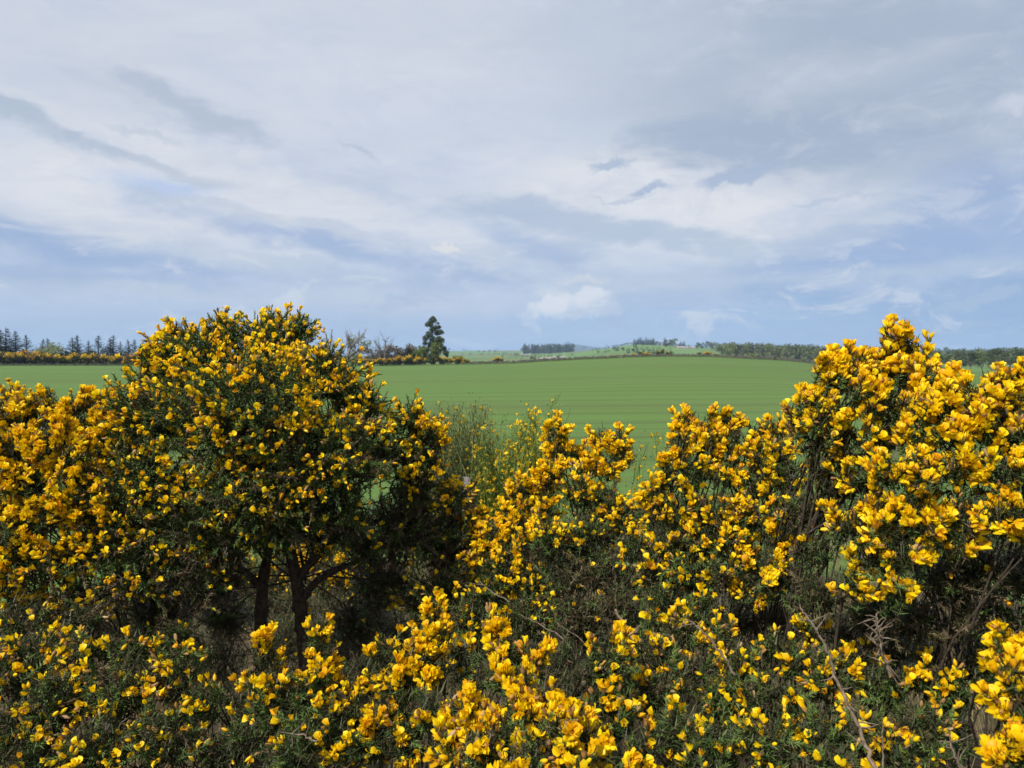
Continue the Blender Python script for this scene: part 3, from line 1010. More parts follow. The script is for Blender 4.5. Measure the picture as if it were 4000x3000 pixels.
# --- far farmland: hedgerow trees, farm buildings, woods
FT = [  # px, base row, height px, kind, label
    (1870, 1378, 10, 'dark', 'dark tree at the left end of the hedgerow on the pale far field'), (1890, 1378, 9, 'dark', 'second tree of the hedgerow on the pale far field'), (1912, 1377, 10, 'dark', 'third tree of the hedgerow on the pale far field'), (1933, 1377, 9, 'dark', 'right-hand tree of the hedgerow on the pale far field'),
    (1755, 1371, 10, 'dark', 'far skyline tree nearest the pine'), (1772, 1370, 9, 'dark', 'second far skyline tree right of the pine'), (1812, 1371, 7, 'dark', 'left of three small skyline trees above the yellow-green shrub'), (1822, 1371, 6, 'dark', 'middle of three small skyline trees above the yellow-green shrub'), (1834, 1370, 8, 'dark', 'right of three small skyline trees above the yellow-green shrub'),
    (1929, 1368, 8, 'dark', 'left of two skyline trees above the single gorse bush'), (1942, 1367, 9, 'dark', 'right of two skyline trees above the single gorse bush'),
    (2012, 1389, 11, 'dark', 'round dark tree left of the white farmhouse'), (2024, 1389, 9, 'brown', 'brown tree touching the white farmhouse'),
    (2075, 1403, 16, 'brown', 'large brown rounded tree left of the village'), (2088, 1403, 15, 'brown', 'brown rounded tree at the left end of the village'), (2105, 1404, 12, 'dark', 'dark tree among the village roofs, left'), (2180, 1403, 13, 'dark', 'dark tree among the village roofs, right'), (2245, 1398, 8, 'brown', 'low brown tree just right of the village'), (2050, 1410, 7, 'brown', 'small brown tree above the wall, left of the village'), (2036, 1402, 6, 'dark', 'tiny dark tree in the field below the farmhouse'),
    (2258, 1370, 10, 'dark', 'left tree of the copse before the blue hill'), (2272, 1368, 11, 'dark', 'middle tree of the copse before the blue hill'), (2283, 1368, 13, 'dark', 'right tree of the copse before the blue hill'),
    (2368, 1350, 12, 'spring', 'tree on the rising hedge of the green hill'), (2428, 1346, 15, 'dark', 'lone round tree on the hill skyline'), (2460, 1345, 11, 'dark', 'small lone tree on the skyline beside the conifers'),
    (2398, 1374, 17, 'dark', 'left tree of the pair inside the green hill field'), (2410, 1374, 20, 'dark', 'right tree of the pair inside the green hill field'), (2432, 1372, 14, 'dark', 'small tree right of the pair in the hill field'),
    (2454, 1383, 18, 'dark', 'leftmost tree of the row low on the hill'), (2474, 1383, 20, 'dark', 'second tree of the row low on the hill'), (2492, 1383, 19, 'dark', 'third tree of the row low on the hill'), (2512, 1383, 17, 'spring', 'fourth tree of the row low on the hill'), (2535, 1384, 19, 'dark', 'fifth tree of the row low on the hill'), (2552, 1384, 18, 'brown', 'last tree of the row low on the hill'),
    (2480, 1360, 18, 'dark', 'dark tree on the hedge below the hill conifers'), (2510, 1355, 18, 'spring', 'light tree below the hill conifers'), (2545, 1352, 20, 'spring', 'yellow-green tree at the right of the hill conifers'), (2565, 1350, 16, 'dark', 'dark tree right of the hill conifers'), (2575, 1350, 14, 'dark', 'low dark tree in the middle of the hill hedge'),
    (2600, 1355, 27, 'brown', 'brown rounded tree in the farm clump'), (2618, 1355, 28, 'spring', 'big light green tree in the farm clump'), (2636, 1353, 28, 'young', 'bright green tree at the right of the farm clump'), (2690, 1362, 12, 'dark', 'dark tree in front of the farm sheds'),
    (2725, 1365, 26, 'spring', 'light tree at the left end of the wood'), (2740, 1364, 24, 'dark', 'dark tree at the left end of the wood'),
]
for i, (px, bpy_, hp, kd, lab) in enumerate(FT):
    g, R = at_ground(px, bpy_, 420)
    make_thing('far_tree', BROAD[kd][i % len(BROAD[kd])], g - np.array([0, 0, .3]), hp / FPX * R * 1.08, i * 2.1, lab, 'tree', 'trees scattered over the far farmland', 1.1)
CF = [(2477, 1346, 24), (2486, 1346, 22), (2494, 1346, 28), (2502, 1346, 30), (2513, 1347, 22), (2523, 1347, 30), (2532, 1347, 27), (2540, 1347, 25), (2549, 1348, 30), (2553, 1348, 26), (2596, 1350, 33), (2625, 1350, 24), (2641, 1350, 33), (2659, 1356, 24), (2671, 1356, 26), (2968, 1352, 28), (2806, 1352, 24), (2820, 1352, 22)]
for i, (px, bp, hp) in enumerate(CF):
    g, R = at_ground(px, bp, 700)
    lab = f'dark far conifer, {ordinal(i)} from the left on the wooded hill skyline' if i < 15 else ['tall dark conifer rising above the right-hand wood', 'pointed conifer above the left part of the wood', 'shorter pointed conifer above the left part of the wood'][i - 15]
    make_thing('far_conifer', SPRUCE[i % 3], g - np.array([0, 0, .5]), hp / FPX * R * 1.05, i * 1.1, lab, 'tree', 'conifers on the far hill', 1.7 if i % 2 else 1.35)


def house(px, base_py, wpx, hpx, wall, roof, label, rmin=420, rot=0.0, depth=7.0, long_roof=.5):
    g, R = at_ground(px, base_py, rmin)
    w, h = wpx / FPX * R, hpx / FPX * R
    e = bpy.data.objects.new('farm_building', None)
    col.objects.link(e)
    e.location = g - np.array([0, 0, .3])
    e.rotation_euler = (0, 0, rot)
    tag(e, label, 'building', 'buildings on the far farmland')
    hw, hd, eave = w / 2, depth / 2, h * (1 - long_roof)
    V = [(-hw, -hd, 0), (hw, -hd, 0), (hw, hd, 0), (-hw, hd, 0), (-hw, -hd, eave), (hw, -hd, eave), (hw, hd, eave), (-hw, hd, eave), (-hw, 0, h - .1), (hw, 0, h - .1)]
    me = bpy.data.meshes.new('building_wall')
    me.from_pydata(V, [], [(0, 1, 5, 4), (2, 3, 7, 6), (1, 2, 6, 9, 5), (3, 0, 4, 8, 7)])
    me.materials.append(M[wall])
    add('wall', me, e)
    o_ = .35
    sl = (h - eave) / hd
    z0 = eave - o_ * sl
    V = [(-hw - o_, -hd - o_, z0), (hw + o_, -hd - o_, z0), (hw + o_, 0, h), (-hw - o_, 0, h), (-hw - o_, hd + o_, z0), (hw + o_, hd + o_, z0)]
    V += [(x, y, z + .25) for x, y, z in V]
    me = bpy.data.meshes.new('building_roof')
    me.from_pydata(V, [], [(0, 3, 2, 1), (3, 4, 5, 2), (6, 7, 8, 9), (9, 8, 11, 10), (0, 1, 7, 6), (4, 10, 11, 5), (0, 6, 9, 3), (3, 9, 10, 4), (1, 2, 8, 7), (2, 5, 11, 8)])
    me.materials.append(M[roof])
    add('roof', me, e)
    cw = .5
    V = [(sx * cw + hw * .6, sy * cw, z) for z in (h - .4, h + 1.0) for sx, sy in ((-1, -1), (1, -1), (1, 1), (-1, 1))]
    if wall == 'render_white':
        me = bpy.data.meshes.new('chimney')
        me.from_pydata(V, [], [(0, 1, 5, 4), (1, 2, 6, 5), (2, 3, 7, 6), (3, 0, 4, 7), (4, 5, 6, 7)])
        me.materials.append(M[wall])
        add('chimney', me, e)


house(2657, 1362, 26, 9, 'granite_wall', 'shed_roof', 'long pale farm shed, left one beside the wood', 700, .1, 9)
house(2676, 1362, 22, 7, 'granite_wall', 'shed_roof', 'pale farm shed in the middle of the farm beside the wood', 700, .05, 9)
house(2698, 1362, 26, 7, 'granite_wall', 'shed_roof', 'pale farm shed nearest the wood', 700, 0, 9)
house(2054, 1389, 9, 6, 'render_white', 'slate_roof', 'small white house at the corner of the dark plantation', 420, .2, 6)
house(2065, 1389, 11, 7, 'render_white', 'slate_roof', 'larger white farmhouse below the dark plantation', 420, .3, 6)
house(2038, 1388, 10, 6, 'granite_wall', 'shed_roof', 'grey barn left of the white farmhouse', 420, .1, 7)
for i, (px, bp, wp, hp, wl, rf) in enumerate([(2118, 1405, 15, 8, 'granite_wall', 'shed_roof'), (2133, 1403, 12, 8, 'granite_wall', 'slate_roof'), (2145, 1404, 14, 9, 'granite_wall', 'shed_roof'), (2160, 1402, 12, 9, 'render_white', 'slate_roof'), (2172, 1402, 13, 8, 'granite_wall', 'slate_roof'), (2190, 1401, 12, 8, 'granite_wall', 'slate_roof'), (2200, 1400, 9, 8, 'render_white', 'shed_roof')]):
    house(px, bp, wp, hp, wl, rf, f'village house, {ordinal(i)} from the left in the row behind the stone wall', 420, .15 * i - .4, 7)


def woodland(name, label, seed, px_rng, r_rng, n, h_rng, mats_mix, conifer=0.0, tris=170, slant=0.0):
    """one mass of many far trees"""
    r = np.random.default_rng(seed)
    ac = Acc()
    p0 = at_r(sum(px_rng) / 2, r_rng[0])
    for i in range(n):
        px = r.uniform(*px_rng)
        R = math.exp(r.uniform(math.log(r_rng[0]), math.log(r_rng[1])))
        px += slant * (1 - (R - r_rng[0]) / (r_rng[1] - r_rng[0]))
        g = at_r(px, R) - p0
        h = r.uniform(*h_rng)
        if r.random() < conifer:
            k = 7
            t = np.linspace(.12, .97, k)
            cs = np.stack([np.zeros(k), np.zeros(k), t * h * 1.12], 1)
            rs = np.stack([(1 - t) * .24 * h + .25] * 2 + [np.full(k, .085 * h)], 1)
            tone = r.uniform(0, .22)
        else:
            k = 6
            cs = np.stack([r.uniform(-.3, .3, k) * h, r.uniform(-.3, .3, k) * h, r.uniform(.3, .82, k) * h], 1)
            rs = np.repeat((r.uniform(.16, .30, k) * h)[:, None], 3, 1)
            tone = r.choice([.25, .4, .6, .8], p=[.28, .30, .27, .15]) + r.uniform(-.08, .08)
        V, F, A, _, d = leaf_cloud(cs + g, rs, tris // 2, h * .085, r)
        ac.add(V, F, vary=np.clip(tone + (A - .45) * .25, 0, 1))
        v, q = tube(np.array([g, g + np.array([0, 0, h * .5])]), [.028 * h * .6, .018 * h * .6], 4)
        ac.add(v, np.concatenate([q[:, [0, 1, 2]], q[:, [0, 2, 3]]]), vary=.1)
    me = ac.mesh(name, mats_mix)
    add(name, me, None, p0, label, 'wood', None, 'stuff')


m, nt, out = material('wood_mix')
cr = nt.new('ShaderNodeValToRGB')
nt.put(cr.inputs[0], nt.attr('vary'))
el = cr.color_ramp.elements
for p_ in (.3, .6, .8):
    el.new(p_)
for i_, c_ in enumerate([(.030, .045, .026), (.080, .086, .048), (.105, .130, .052), (.145, .18, .062), (.19, .22, .07)]):
    el[i_].color = (*c_, 1)
leafy(nt, out, cr.outputs[0], .7, .15, .2)
M['wood_mix'] = m
foliage_material('undergrowth_leaves', (0.020, 0.030, 0.016), (0.070, 0.085, 0.038), 0.1)
woodland('woodland', 'mixed spring-green wood covering the slope right of the farm', 3, (2740, 3480), (470, 1120), 560, (6, 10.5), 'wood_mix', .08, 120, 90)
woodland('woodland', 'long low wood filling the skyline at the right', 4, (3380, 4400), (560, 1150), 420, (6, 11), 'wood_mix', .06, 140)
woodland('plantation', 'dark rectangular conifer plantation on the far slope', 5, (2045, 2238), (1500, 1750), 150, (17, 21), 'wood_mix', .85, 120)
woodland('hill_hedge', 'dark hedge running up the skyline of the green hill', 6, (2310, 2475), (1080, 1110), 60, (3.0, 4.5), 'wood_mix', 0, 60)
woodland('scrub', 'thin brown and olive scrub just beyond the wall at the wood', 7, (2840, 3480), (200, 330), 46, (2.2, 4.2), 'wood_mix', 0, 260)
woodland('wood_edge', 'dark trees along the low skyline behind the far right corner', 8, (3550, 4300), (430, 520), 46, (6, 9), 'wood_mix', .1, 260)
woodland('undergrowth', 'dark undergrowth between the gorse hedge and the spruces', 18, (-120, 660), (187, 196), 56, (2.9, 4.4), 'undergrowth_leaves', .25, 130)
for sd_, pxr, rr_, nn_, lab_ in [(21, (1800, 2030), (1400, 1420), 60, 'dark hedgerow crossing the pale fields right of the pine'), (22, (1960, 2240), (880, 892), 60, 'hedgerow just left of the village'),
                                 (23, (2330, 2620), (845, 860), 60, 'hedgerow across the middle of the green hill'), (24, (2560, 2760), (1010, 1022), 46, 'hedgerow behind the farm sheds')]:
    woodland('hedgerow', lab_, sd_, pxr, rr_, nn_, (2.2, 5.5), 'wood_mix', .05, 50)
NT_ = [(3668, 1440, 56, 'dark', 'big dark tree beside the tall gorse spike'), (3730, 1441, 58, 'dark', 'second dark round tree right of the gorse spike'), (3790, 1442, 55, 'dark', 'third dark round tree right of the gorse spike'), (3835, 1442, 50, 'spring', 'lighter round tree between two dark trees at the right'),
       (3890, 1443, 62, 'dark', 'dark tree third from the right edge of the picture'), (3945, 1444, 66, 'dark', 'dark tree second from the right edge of the picture'), (3995, 1444, 60, 'spring', 'tree cut by the right edge of the picture')]
for i, (px, bp, hp, kd, lab) in enumerate(NT_):
    g = at_r(px, 320 + 6 * i)
    R = 320 + 6 * i
    make_thing('round_tree', BROAD[kd][i % len(BROAD[kd])], g, hp / FPX * R * 1.05, i * 1.3, lab, 'tree', 'round trees by the far right field', 1.25)
for i, (px, hp, vr, lab) in enumerate([(3722, 20, 1, 'small gorse bush at the far field below the dark trees'), (3690, 12, 2, 'low gorse bush left of the one below the dark trees')]):
    g = at_r(px, 300)
    make_thing('far_gorse_bush', FARG[vr], g, hp / FPX * 300, i, lab, 'gorse bush')
# grass along the verge below the wall
r = np.random.default_rng(9)
n = 14000
a = np.arctan((r.uniform(-150, 3600, n) - 2000) / FPX)
R = r.uniform(EDGE_R - 2.6, EDGE_R + 1.2, n)
b0 = np.stack([np.sin(a) * R, np.cos(a) * R], 1)
z0 = terrain(b0[:, 0], b0[:, 1])
hgt = r.uniform(.12, .34, n)
wd = r.uniform(.04, .09, n)
V = np.stack([np.stack([b0[:, 0] - wd, b0[:, 1], z0 - .02], 1), np.stack([b0[:, 0] + wd, b0[:, 1], z0 - .02], 1), np.stack([b0[:, 0] + r.normal(0, .08, n), b0[:, 1] + r.normal(0, .08, n), z0 + hgt], 1)], 1).reshape(-1, 3)
add('verge_grass', mesh_np('verge_grass', V, np.arange(3 * n).reshape(-1, 3), 'verge_grass', {'vary': np.repeat(r.random(n), 3)}), None, None,
    'rough dark grass along the far edge of the field', 'grass', None, 'stuff')
# ------------------------------------------------------------------ GORSE (foreground)
# flower templates: axis +Z, banner petal towards +Y, about 18 mm long
def flower_mesh(kind, seed):
    r = np.random.default_rng(seed)
    V, F, mi = [], [], []

    def grid(pts, mat):
        pts = np.asarray(pts)
        a, b, _ = pts.shape
        n0 = sum(len(x) for x in V)
        V.append(pts.reshape(-1, 3))
        idx = np.arange(a * b).reshape(a, b) + n0
        for i in range(a - 1):
            for j in range(b - 1):
                F.append((idx[i, j], idx[i, j + 1], idx[i + 1, j + 1]))
                F.append((idx[i, j], idx[i + 1, j + 1], idx[i + 1, j]))
                mi.extend([mat, mat])

    def ring_body(profile, sides, mat_of, cx=0.0, sy=1.0, crump=0.0):
        n0 = sum(len(x) for x in V)
        ang = np.linspace(0, 2 * math.pi, sides, endpoint=False)
        pts = []
        for (z, rad, oy) in profile:
            for a in ang:
                k = 1 + crump * r.normal()
                pts.append((math.cos(a) * rad * k + cx, math.sin(a) * rad * sy * k + oy, z + crump * rad * r.normal() * .4))
        V.append(np.array(pts))
        for i in range(len(profile) - 1):
            for j in range(sides):
                a0, a1 = n0 + i * sides + j, n0 + i * sides + (j + 1) % sides
                F.append((a0, a1, a1 + sides))
                F.append((a0, a1 + sides, a0 + sides))
                mi.extend([mat_of(i)] * 2)

    mm = 0.001
    if kind in ('open', 'half'):
        lean = 1.0 if kind == 'open' else 0.42
        u = np.array([-1, -.5, 0, .5, 1.0])
        rows = []
        for (v, w) in ((0.0, .26), (.36, .84), (.74, 1.0), (1.0, .34)):
            y = 1.5 + (13.5 * v) * (0.35 + 0.60 * lean) + r.normal(0, .25)
            z = 4.5 + 13.0 * v * (1.05 - 0.62 * lean * v)
            hw = 7.2 * w
            x = u * hw * (1.0 if kind == 'open' else .86)
            fold = (2.2 if kind == 'open' else 4.2) * w
            rows.append(np.stack([x, y - fold * np.abs(u) ** 1.6 * (.25 if kind == 'open' else .9) , z + fold * np.abs(u) ** 1.7 * (.75 if kind == 'open' else .2)], 1))
        grid(np.array(rows) * mm, 0)
        for s in (-1, 1):
            sp = r.uniform(.5, 1.6)
            g = [[(s * 1.5, 1.6, 4), (s * 2.2, -1.8, 4.5)], [(s * (2.6 + sp), 3.4, 10), (s * (3.0 + sp), -2.6, 10.5)], [(s * (1.4 + sp * 1.3), 2.6, 17.0), (s * (1.7 + sp), -1.4, 19.0)]]
            grid(np.array(g) * mm, 0)
        g = [[(-1.6, -1.2, 4), (0, -3.2, 4), (1.6, -1.2, 4)], [(-2.0, -1.4, 10), (0, -4.6, 10.5), (2.0, -1.4, 10)], [(-.3, -.5, 15.5), (0, -2.0, 16), (.3, -.5, 15.5)]]
        grid(np.array(g) * mm, 0)
        ring_body([(-1.0 * mm, .8 * mm, 0), (3 * mm, 3.0 * mm, -.2 * mm), (9.0 * mm, 2.9 * mm, -1.2 * mm)], 4, lambda i: 1)
    elif kind == 'bud':
        k = r.uniform(.9, 1.15)
        ring_body([(-1 * mm, .7 * mm, 0), (3 * mm, 2.9 * mm * k, 0), (7.5 * mm, 3.6 * mm * k, .3 * mm), (12 * mm, 2.9 * mm * k, .5 * mm), (16.5 * mm, .5 * mm, 1.0 * mm)], 6, lambda i: 1 if i < 1 else 0, 0, 1.15)
    else:
        ring_body([(-1 * mm, .8 * mm, 0), (4 * mm, 3.2 * mm, 0), (8 * mm, 3.9 * mm, 0), (12 * mm, 3.1 * mm, .6 * mm), (16 * mm, 2.3 * mm, 1 * mm)], 6, lambda i: 0, 0, .8, .30)
    V = np.concatenate(V)
    return V, np.array(F), np.array(mi)


FLOWER = []      # (V, F, mi, mesh, is_withered)
FK = {}
for kind, seeds in (('open', (1, 2, 3)), ('half', (4, 5, 6)), ('bud', (7, 8)), ('wither', (9, 10, 11))):
    for s in seeds:
        V, F, mi = flower_mesh(kind, s)
        mats = ['petal', 'calyx'] if kind != 'wither' else ['wither', 'calyx']
        me = mesh_np('gorse_flower', V, F, mats, None, mi, True)
        FK.setdefault(kind, []).append(len(FLOWER))
        FLOWER.append((V, F, mi, me, kind == 'wither'))

FLM = 1.0
LODV = np.array([[-6, 3, 5], [6, 3, 5], [7.5, 9, 11], [0, 13, 13], [-7.5, 9, 11], [-2, -3, 4], [2, -3, 4], [4, -1, 16], [-4, -1, 16]]) * .001
LODF = np.array([[0, 1, 2], [0, 2, 3], [0, 3, 4], [5, 6, 7], [5, 7, 8]])


def make_spines(P0, Dv, L, K, slen, dead, r, wid=0.0013, bend=None):
    """spiny shoots as one vertex block: P0 base, Dv direction, L length, K spines each"""
    N = len(P0)
    t = (np.arange(K)[None, :] + r.random((N, K))) / K
    e1 = perp(Dv)
    e2 = np.cross(Dv, e1)
    if bend is None:
        bend = r.normal(0, .12, (N, 3)) * L[:, None]
    pos = P0[:, None] + Dv[:, None] * (L[:, None] * t)[..., None] + bend[:, None] * (t ** 2)[..., None]
    tan = nrm(Dv[:, None] + bend[:, None] * 2 * t[..., None] / L[:, None, None])
    ang = np.arange(K)[None, :] * 2.399963 + r.random((N, 1)) * 6.283 + r.normal(0, .5, (N, K))
    ph = np.radians(78 - 50 * t ** 2 + r.normal(0, 14, (N, K)))
    rad = np.cos(ang)[..., None] * e1[:, None] + np.sin(ang)[..., None] * e2[:, None]
    d = nrm(tan * np.cos(ph)[..., None] + rad * np.sin(ph)[..., None])
    ln = slen * (0.45 + 0.9 * r.random((N, K))) * (1.05 - .45 * t)
    side = nrm(np.cross(d, r.normal(size=(N, K, 3))))
    nr = np.cross(d, side)
    w = wid * (0.7 + .6 * r.random((N, K)))[..., None]
    v0, v1, vm, v2 = pos + side * w, pos - side * w, pos + nr * w * 1.0, pos + d * ln[..., None]
    V = np.stack([v0, vm, v1, v2], 2).reshape(-1, 3)
    k = np.arange(N * K)[:, None] * 4
    F = np.concatenate([k + np.array([0, 1, 3]), k + np.array([1, 2, 3])])
    dd = np.repeat(np.clip(dead[:, None] + r.normal(0, .12, (N, K)), 0, 1).ravel(), 4)
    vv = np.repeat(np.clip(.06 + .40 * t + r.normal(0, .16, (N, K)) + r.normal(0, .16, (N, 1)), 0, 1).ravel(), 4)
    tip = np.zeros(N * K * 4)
    tip[3::4] = .40  # spine points paler green, with bright glints put into the colour
    # the shoot's own stem
    ts = np.linspace(0, .97, 4)
    ps = P0[:, None] + Dv[:, None] * (L[:, None] * ts)[..., None] + bend[:, None] * (ts ** 2)[..., None]
    an = np.array([0, 2.094, 4.189])
    rr = np.linspace(.0021, .0008, 4)
    Vs = ps[:, :, None] + rr[None, :, None, None] * (np.cos(an)[None, None, :, None] * e1[:, None, None] + np.sin(an)[None, None, :, None] * e2[:, None, None])
    base = len(V)
    idx = base + np.arange(N * 12).reshape(N, 4, 3)
    a, b_ = idx[:, :-1], idx[:, 1:]
    q = np.stack([a, np.roll(a, -1, 2), np.roll(b_, -1, 2), b_], -1).reshape(-1, 4)
    F = np.concatenate([F, q[:, [0, 1, 2]], q[:, [0, 2, 3]]])
    V = np.concatenate([V, Vs.reshape(-1, 3)])
    dd = np.concatenate([dd, np.repeat(np.clip(dead + .25, 0, 1), 12)])
    vv = np.concatenate([np.clip(vv + tip, 0, 1), np.full(N * 12, .35)])
    return V, F, dd, vv, bend


ALLF = []        # flowers of every bush: dicts of arrays
BUSHES = []
SPINE_TRIS = 0


def gorse(name, label, base_px, base_Y, lobes, seed, spines=60, dens=1.0, slen=.014, wither=.08, stem_r=.010, half=0.0, trunks=None, fsize=1.0, wid=.0018, core=2.3):
    """lobes: (px, py, Y, r_px, shoot density, flowers per shoot, dead share, uprightness)"""
    global SPINE_TRIS
    spines = int(spines * .91)
    r = np.random.default_rng(seed)
    bx = (base_px - 2000) / FPX * base_Y
    base = np.array([bx, base_Y, tz(bx, base_Y)])
    e = bpy.data.objects.new(name, None)
    e.empty_display_size = .1
    col.objects.link(e)
    e.location = base
    tag(e, label, 'gorse bush', 'gorse bushes in front')
    sp, wood = Acc(), Acc()
    fp, fd, fu, fk, fs = [], [], [], [], []
    for (px, py, Y, rp, dn, fl, dead, up) in lobes:
        c_ = P(px, py, Y)
        R = rp / FPX * Y
        L0 = min(.13 if fl >= 3 else .095, max(.05, R * .95))
        s = .031
        n = int(max(9, dens * dn * 4 * math.pi * R * R / (s * s) * (.62 if fl < 3.4 else .42)))
        d = nrm(r.normal(size=(n * 3, 3)))
        keepp = np.ones(len(d))
        keepp *= np.where(d[:, 2] < -.2, .45, 1)
        keepp *= np.where(d[:, 1] > .3, .30, 1)
        d = d[r.random(len(d)) < keepp][:int(n * .94)]
        n = len(d)
        ph = r.random(3) * 6.28
        lump = 1 + .12 * np.sin(d[:, 0] * 4 + ph[0]) + .12 * np.sin(d[:, 1] * 4.5 + ph[1]) + .12 * np.sin(d[:, 2] * 4 + ph[2])
        depth = np.where(r.random(n) < .72, r.uniform(.88, 1.08, n), r.uniform(.45, .9, n))
        tip = c_ + d * (R * lump * depth)[:, None]
        g = nrm(d * (.8 if fl >= 3 else 1.0) + np.array([0, 0, up * (1 if fl >= 3 else .7)]) + r.normal(0, .34, (n, 3)))
        L = L0 * r.uniform(.75, 1.25, n)
        p0 = tip - g * L[:, None]
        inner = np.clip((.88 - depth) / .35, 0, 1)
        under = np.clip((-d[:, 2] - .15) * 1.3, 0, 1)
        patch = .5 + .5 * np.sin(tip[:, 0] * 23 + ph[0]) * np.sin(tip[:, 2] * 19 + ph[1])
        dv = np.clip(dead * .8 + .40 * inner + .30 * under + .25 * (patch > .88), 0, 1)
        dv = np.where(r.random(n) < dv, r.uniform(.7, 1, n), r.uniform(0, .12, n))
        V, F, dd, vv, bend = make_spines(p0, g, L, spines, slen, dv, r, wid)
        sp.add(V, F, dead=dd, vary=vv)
        SPINE_TRIS += len(F)
        # woody stem to the lobe
        for _ in range(1 if (R > .06 or r.random() < .4) else 0):
            st_ = np.array([c_[0] + r.normal(0, .05), c_[1] + R + r.uniform(.15, .40), base[2]]) if not trunks else np.array(trunks[r.integers(len(trunks))]) + np.array([0, .05, r.uniform(.05, .35)])
            tgt = c_ + np.array([r.normal(0, .2 * R), R * .6, -.2 * R])
            pts = curve_pts(st_, tgt, .07, 9, r)
            v, q = tube(pts, np.linspace(stem_r * .30, .0018, 9), 5)
            wood.add(v, q)
            for _b in range(3):
                i0 = r.integers(6, 9)
                v, q = tube(curve_pts(pts[i0], c_ + nrm(r.normal(size=3)) * R * .75, .08, 5, r), np.linspace(.0028, .0014, 5), 4)
                wood.add(v, q)
        # tangle of old dead spines inside; interior shade is put into their dark tone
        nc = int(core * math.pi * R * R / 42e-6)
        dc = nrm(r.normal(size=(nc, 3)))
        pc_ = c_ + dc * (R * .80 * r.random(nc) ** .4)[:, None]
        a_ = nrm(r.normal(size=(nc, 3)))
        b_ = perp(a_) * (.0017 * r.uniform(.6, 1.2, nc))[:, None]
        ln_ = r.uniform(.012, .034, nc)[:, None]
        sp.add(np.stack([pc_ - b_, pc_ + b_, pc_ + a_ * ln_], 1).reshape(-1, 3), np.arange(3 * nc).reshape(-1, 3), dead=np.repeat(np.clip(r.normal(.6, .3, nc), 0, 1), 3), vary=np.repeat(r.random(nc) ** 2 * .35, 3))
        SPINE_TRIS += nc
        # flowers
        alive = (dv < .5) & (depth > .7)
        fl_ = fl * (2.85 if fl >= 3.4 else 2.0)
        lam = fl_ * np.where(alive, 1, .12) * np.where(d[:, 2] < -.35, .35, 1)
        cl = .55 + .9 * (patch > .5)
        nf = r.poisson(np.where(fl < 3, lam * cl, lam))
        who = np.repeat(np.arange(n), nf)
        m_ = len(who)
        if m_:
            dense = fl >= 3.4
            t = r.uniform(.30 if dense else .55, 1.0, m_)
            if dense:
                t = np.minimum(t, .93)
            e1 = perp(g[who])
            e2 = np.cross(g[who], e1)
            an = r.random(m_) * 6.283
            rad = np.cos(an)[:, None] * e1 + np.sin(an)[:, None] * e2
            ax = p0[who] + g[who] * (L[who] * t)[:, None] + bend[who] * (t ** 2)[:, None]
            phi = np.radians(72 - 42 * t + r.normal(0, 12, m_))
            fdir = nrm(g[who] * np.cos(phi)[:, None] + rad * np.sin(phi)[:, None] + d[who] * .25)
            fp.append(ax + fdir * (.0045 if not dense else .005))
            fd.append(fdir)
            fu.append(nrm(g[who] * .9 + np.array([0, 0, .55])))
            wv_ = np.clip(wither + .25 * (patch[who] > .9), 0, .8)
            u = r.random(m_)
            kk = np.where(u < wv_, 3, np.where(u < wv_ + (.16 if dense else .22), 2, np.where(u < .60 + half, 1, 0)))
            fk.append(kk)
            fs.append(r.uniform(.74, 1.06, m_) * fsize)
    me = sp.mesh('gorse_spines', 'spine', False, base)
    o = add('spiny_shoots', me, e, None, None, None, None, 'stuff')
    add('stems', wood.mesh('gorse_stems', 'wood', True, base), e)
    if fp:
        ALLF.append(dict(bush=e, base=base, p=np.concatenate(fp), d=np.concatenate(fd), u=np.concatenate(fu), k=np.concatenate(fk), s=np.concatenate(fs), seed=seed))
    BUSHES.append((e, base))
    return e, base


def twig(bush, base, pts_px, rad, seed, thorns=10, name='dead_twig', label=None):
    """a bare dead shoot, from picture points with depth"""
    r = np.random.default_rng(seed)
    ctrl = np.array([P(*p) for p in pts_px])
    tt = np.linspace(0, len(ctrl) - 1, 6 * (len(ctrl) - 1) + 1)
    pts = np.stack([np.interp(tt, np.arange(len(ctrl)), ctrl[:, i]) for i in range(3)], 1)
    pts += r.normal(0, .0012, pts.shape)
    ac = Acc()
    v, q = tube(pts, np.linspace(rad, rad * .4, len(pts)), 6)
    ac.add(v, q)
    for _ in range(thorns):
        i = r.integers(2, len(pts))
        dd = nrm(r.normal(size=3) + nrm(pts[min(i, len(pts) - 1)] - pts[i - 1]) * .5)
        Lh = r.uniform(.012, .04)
        v, q = tube(np.array([pts[i], pts[i] + dd * Lh * .5 + r.normal(0, .002, 3), pts[i] + dd * Lh]), [rad * .45, rad * .35, .0003], 4)
        ac.add(v, q)
    add(name, ac.mesh(name, 'twig', True, base), bush, None, label)


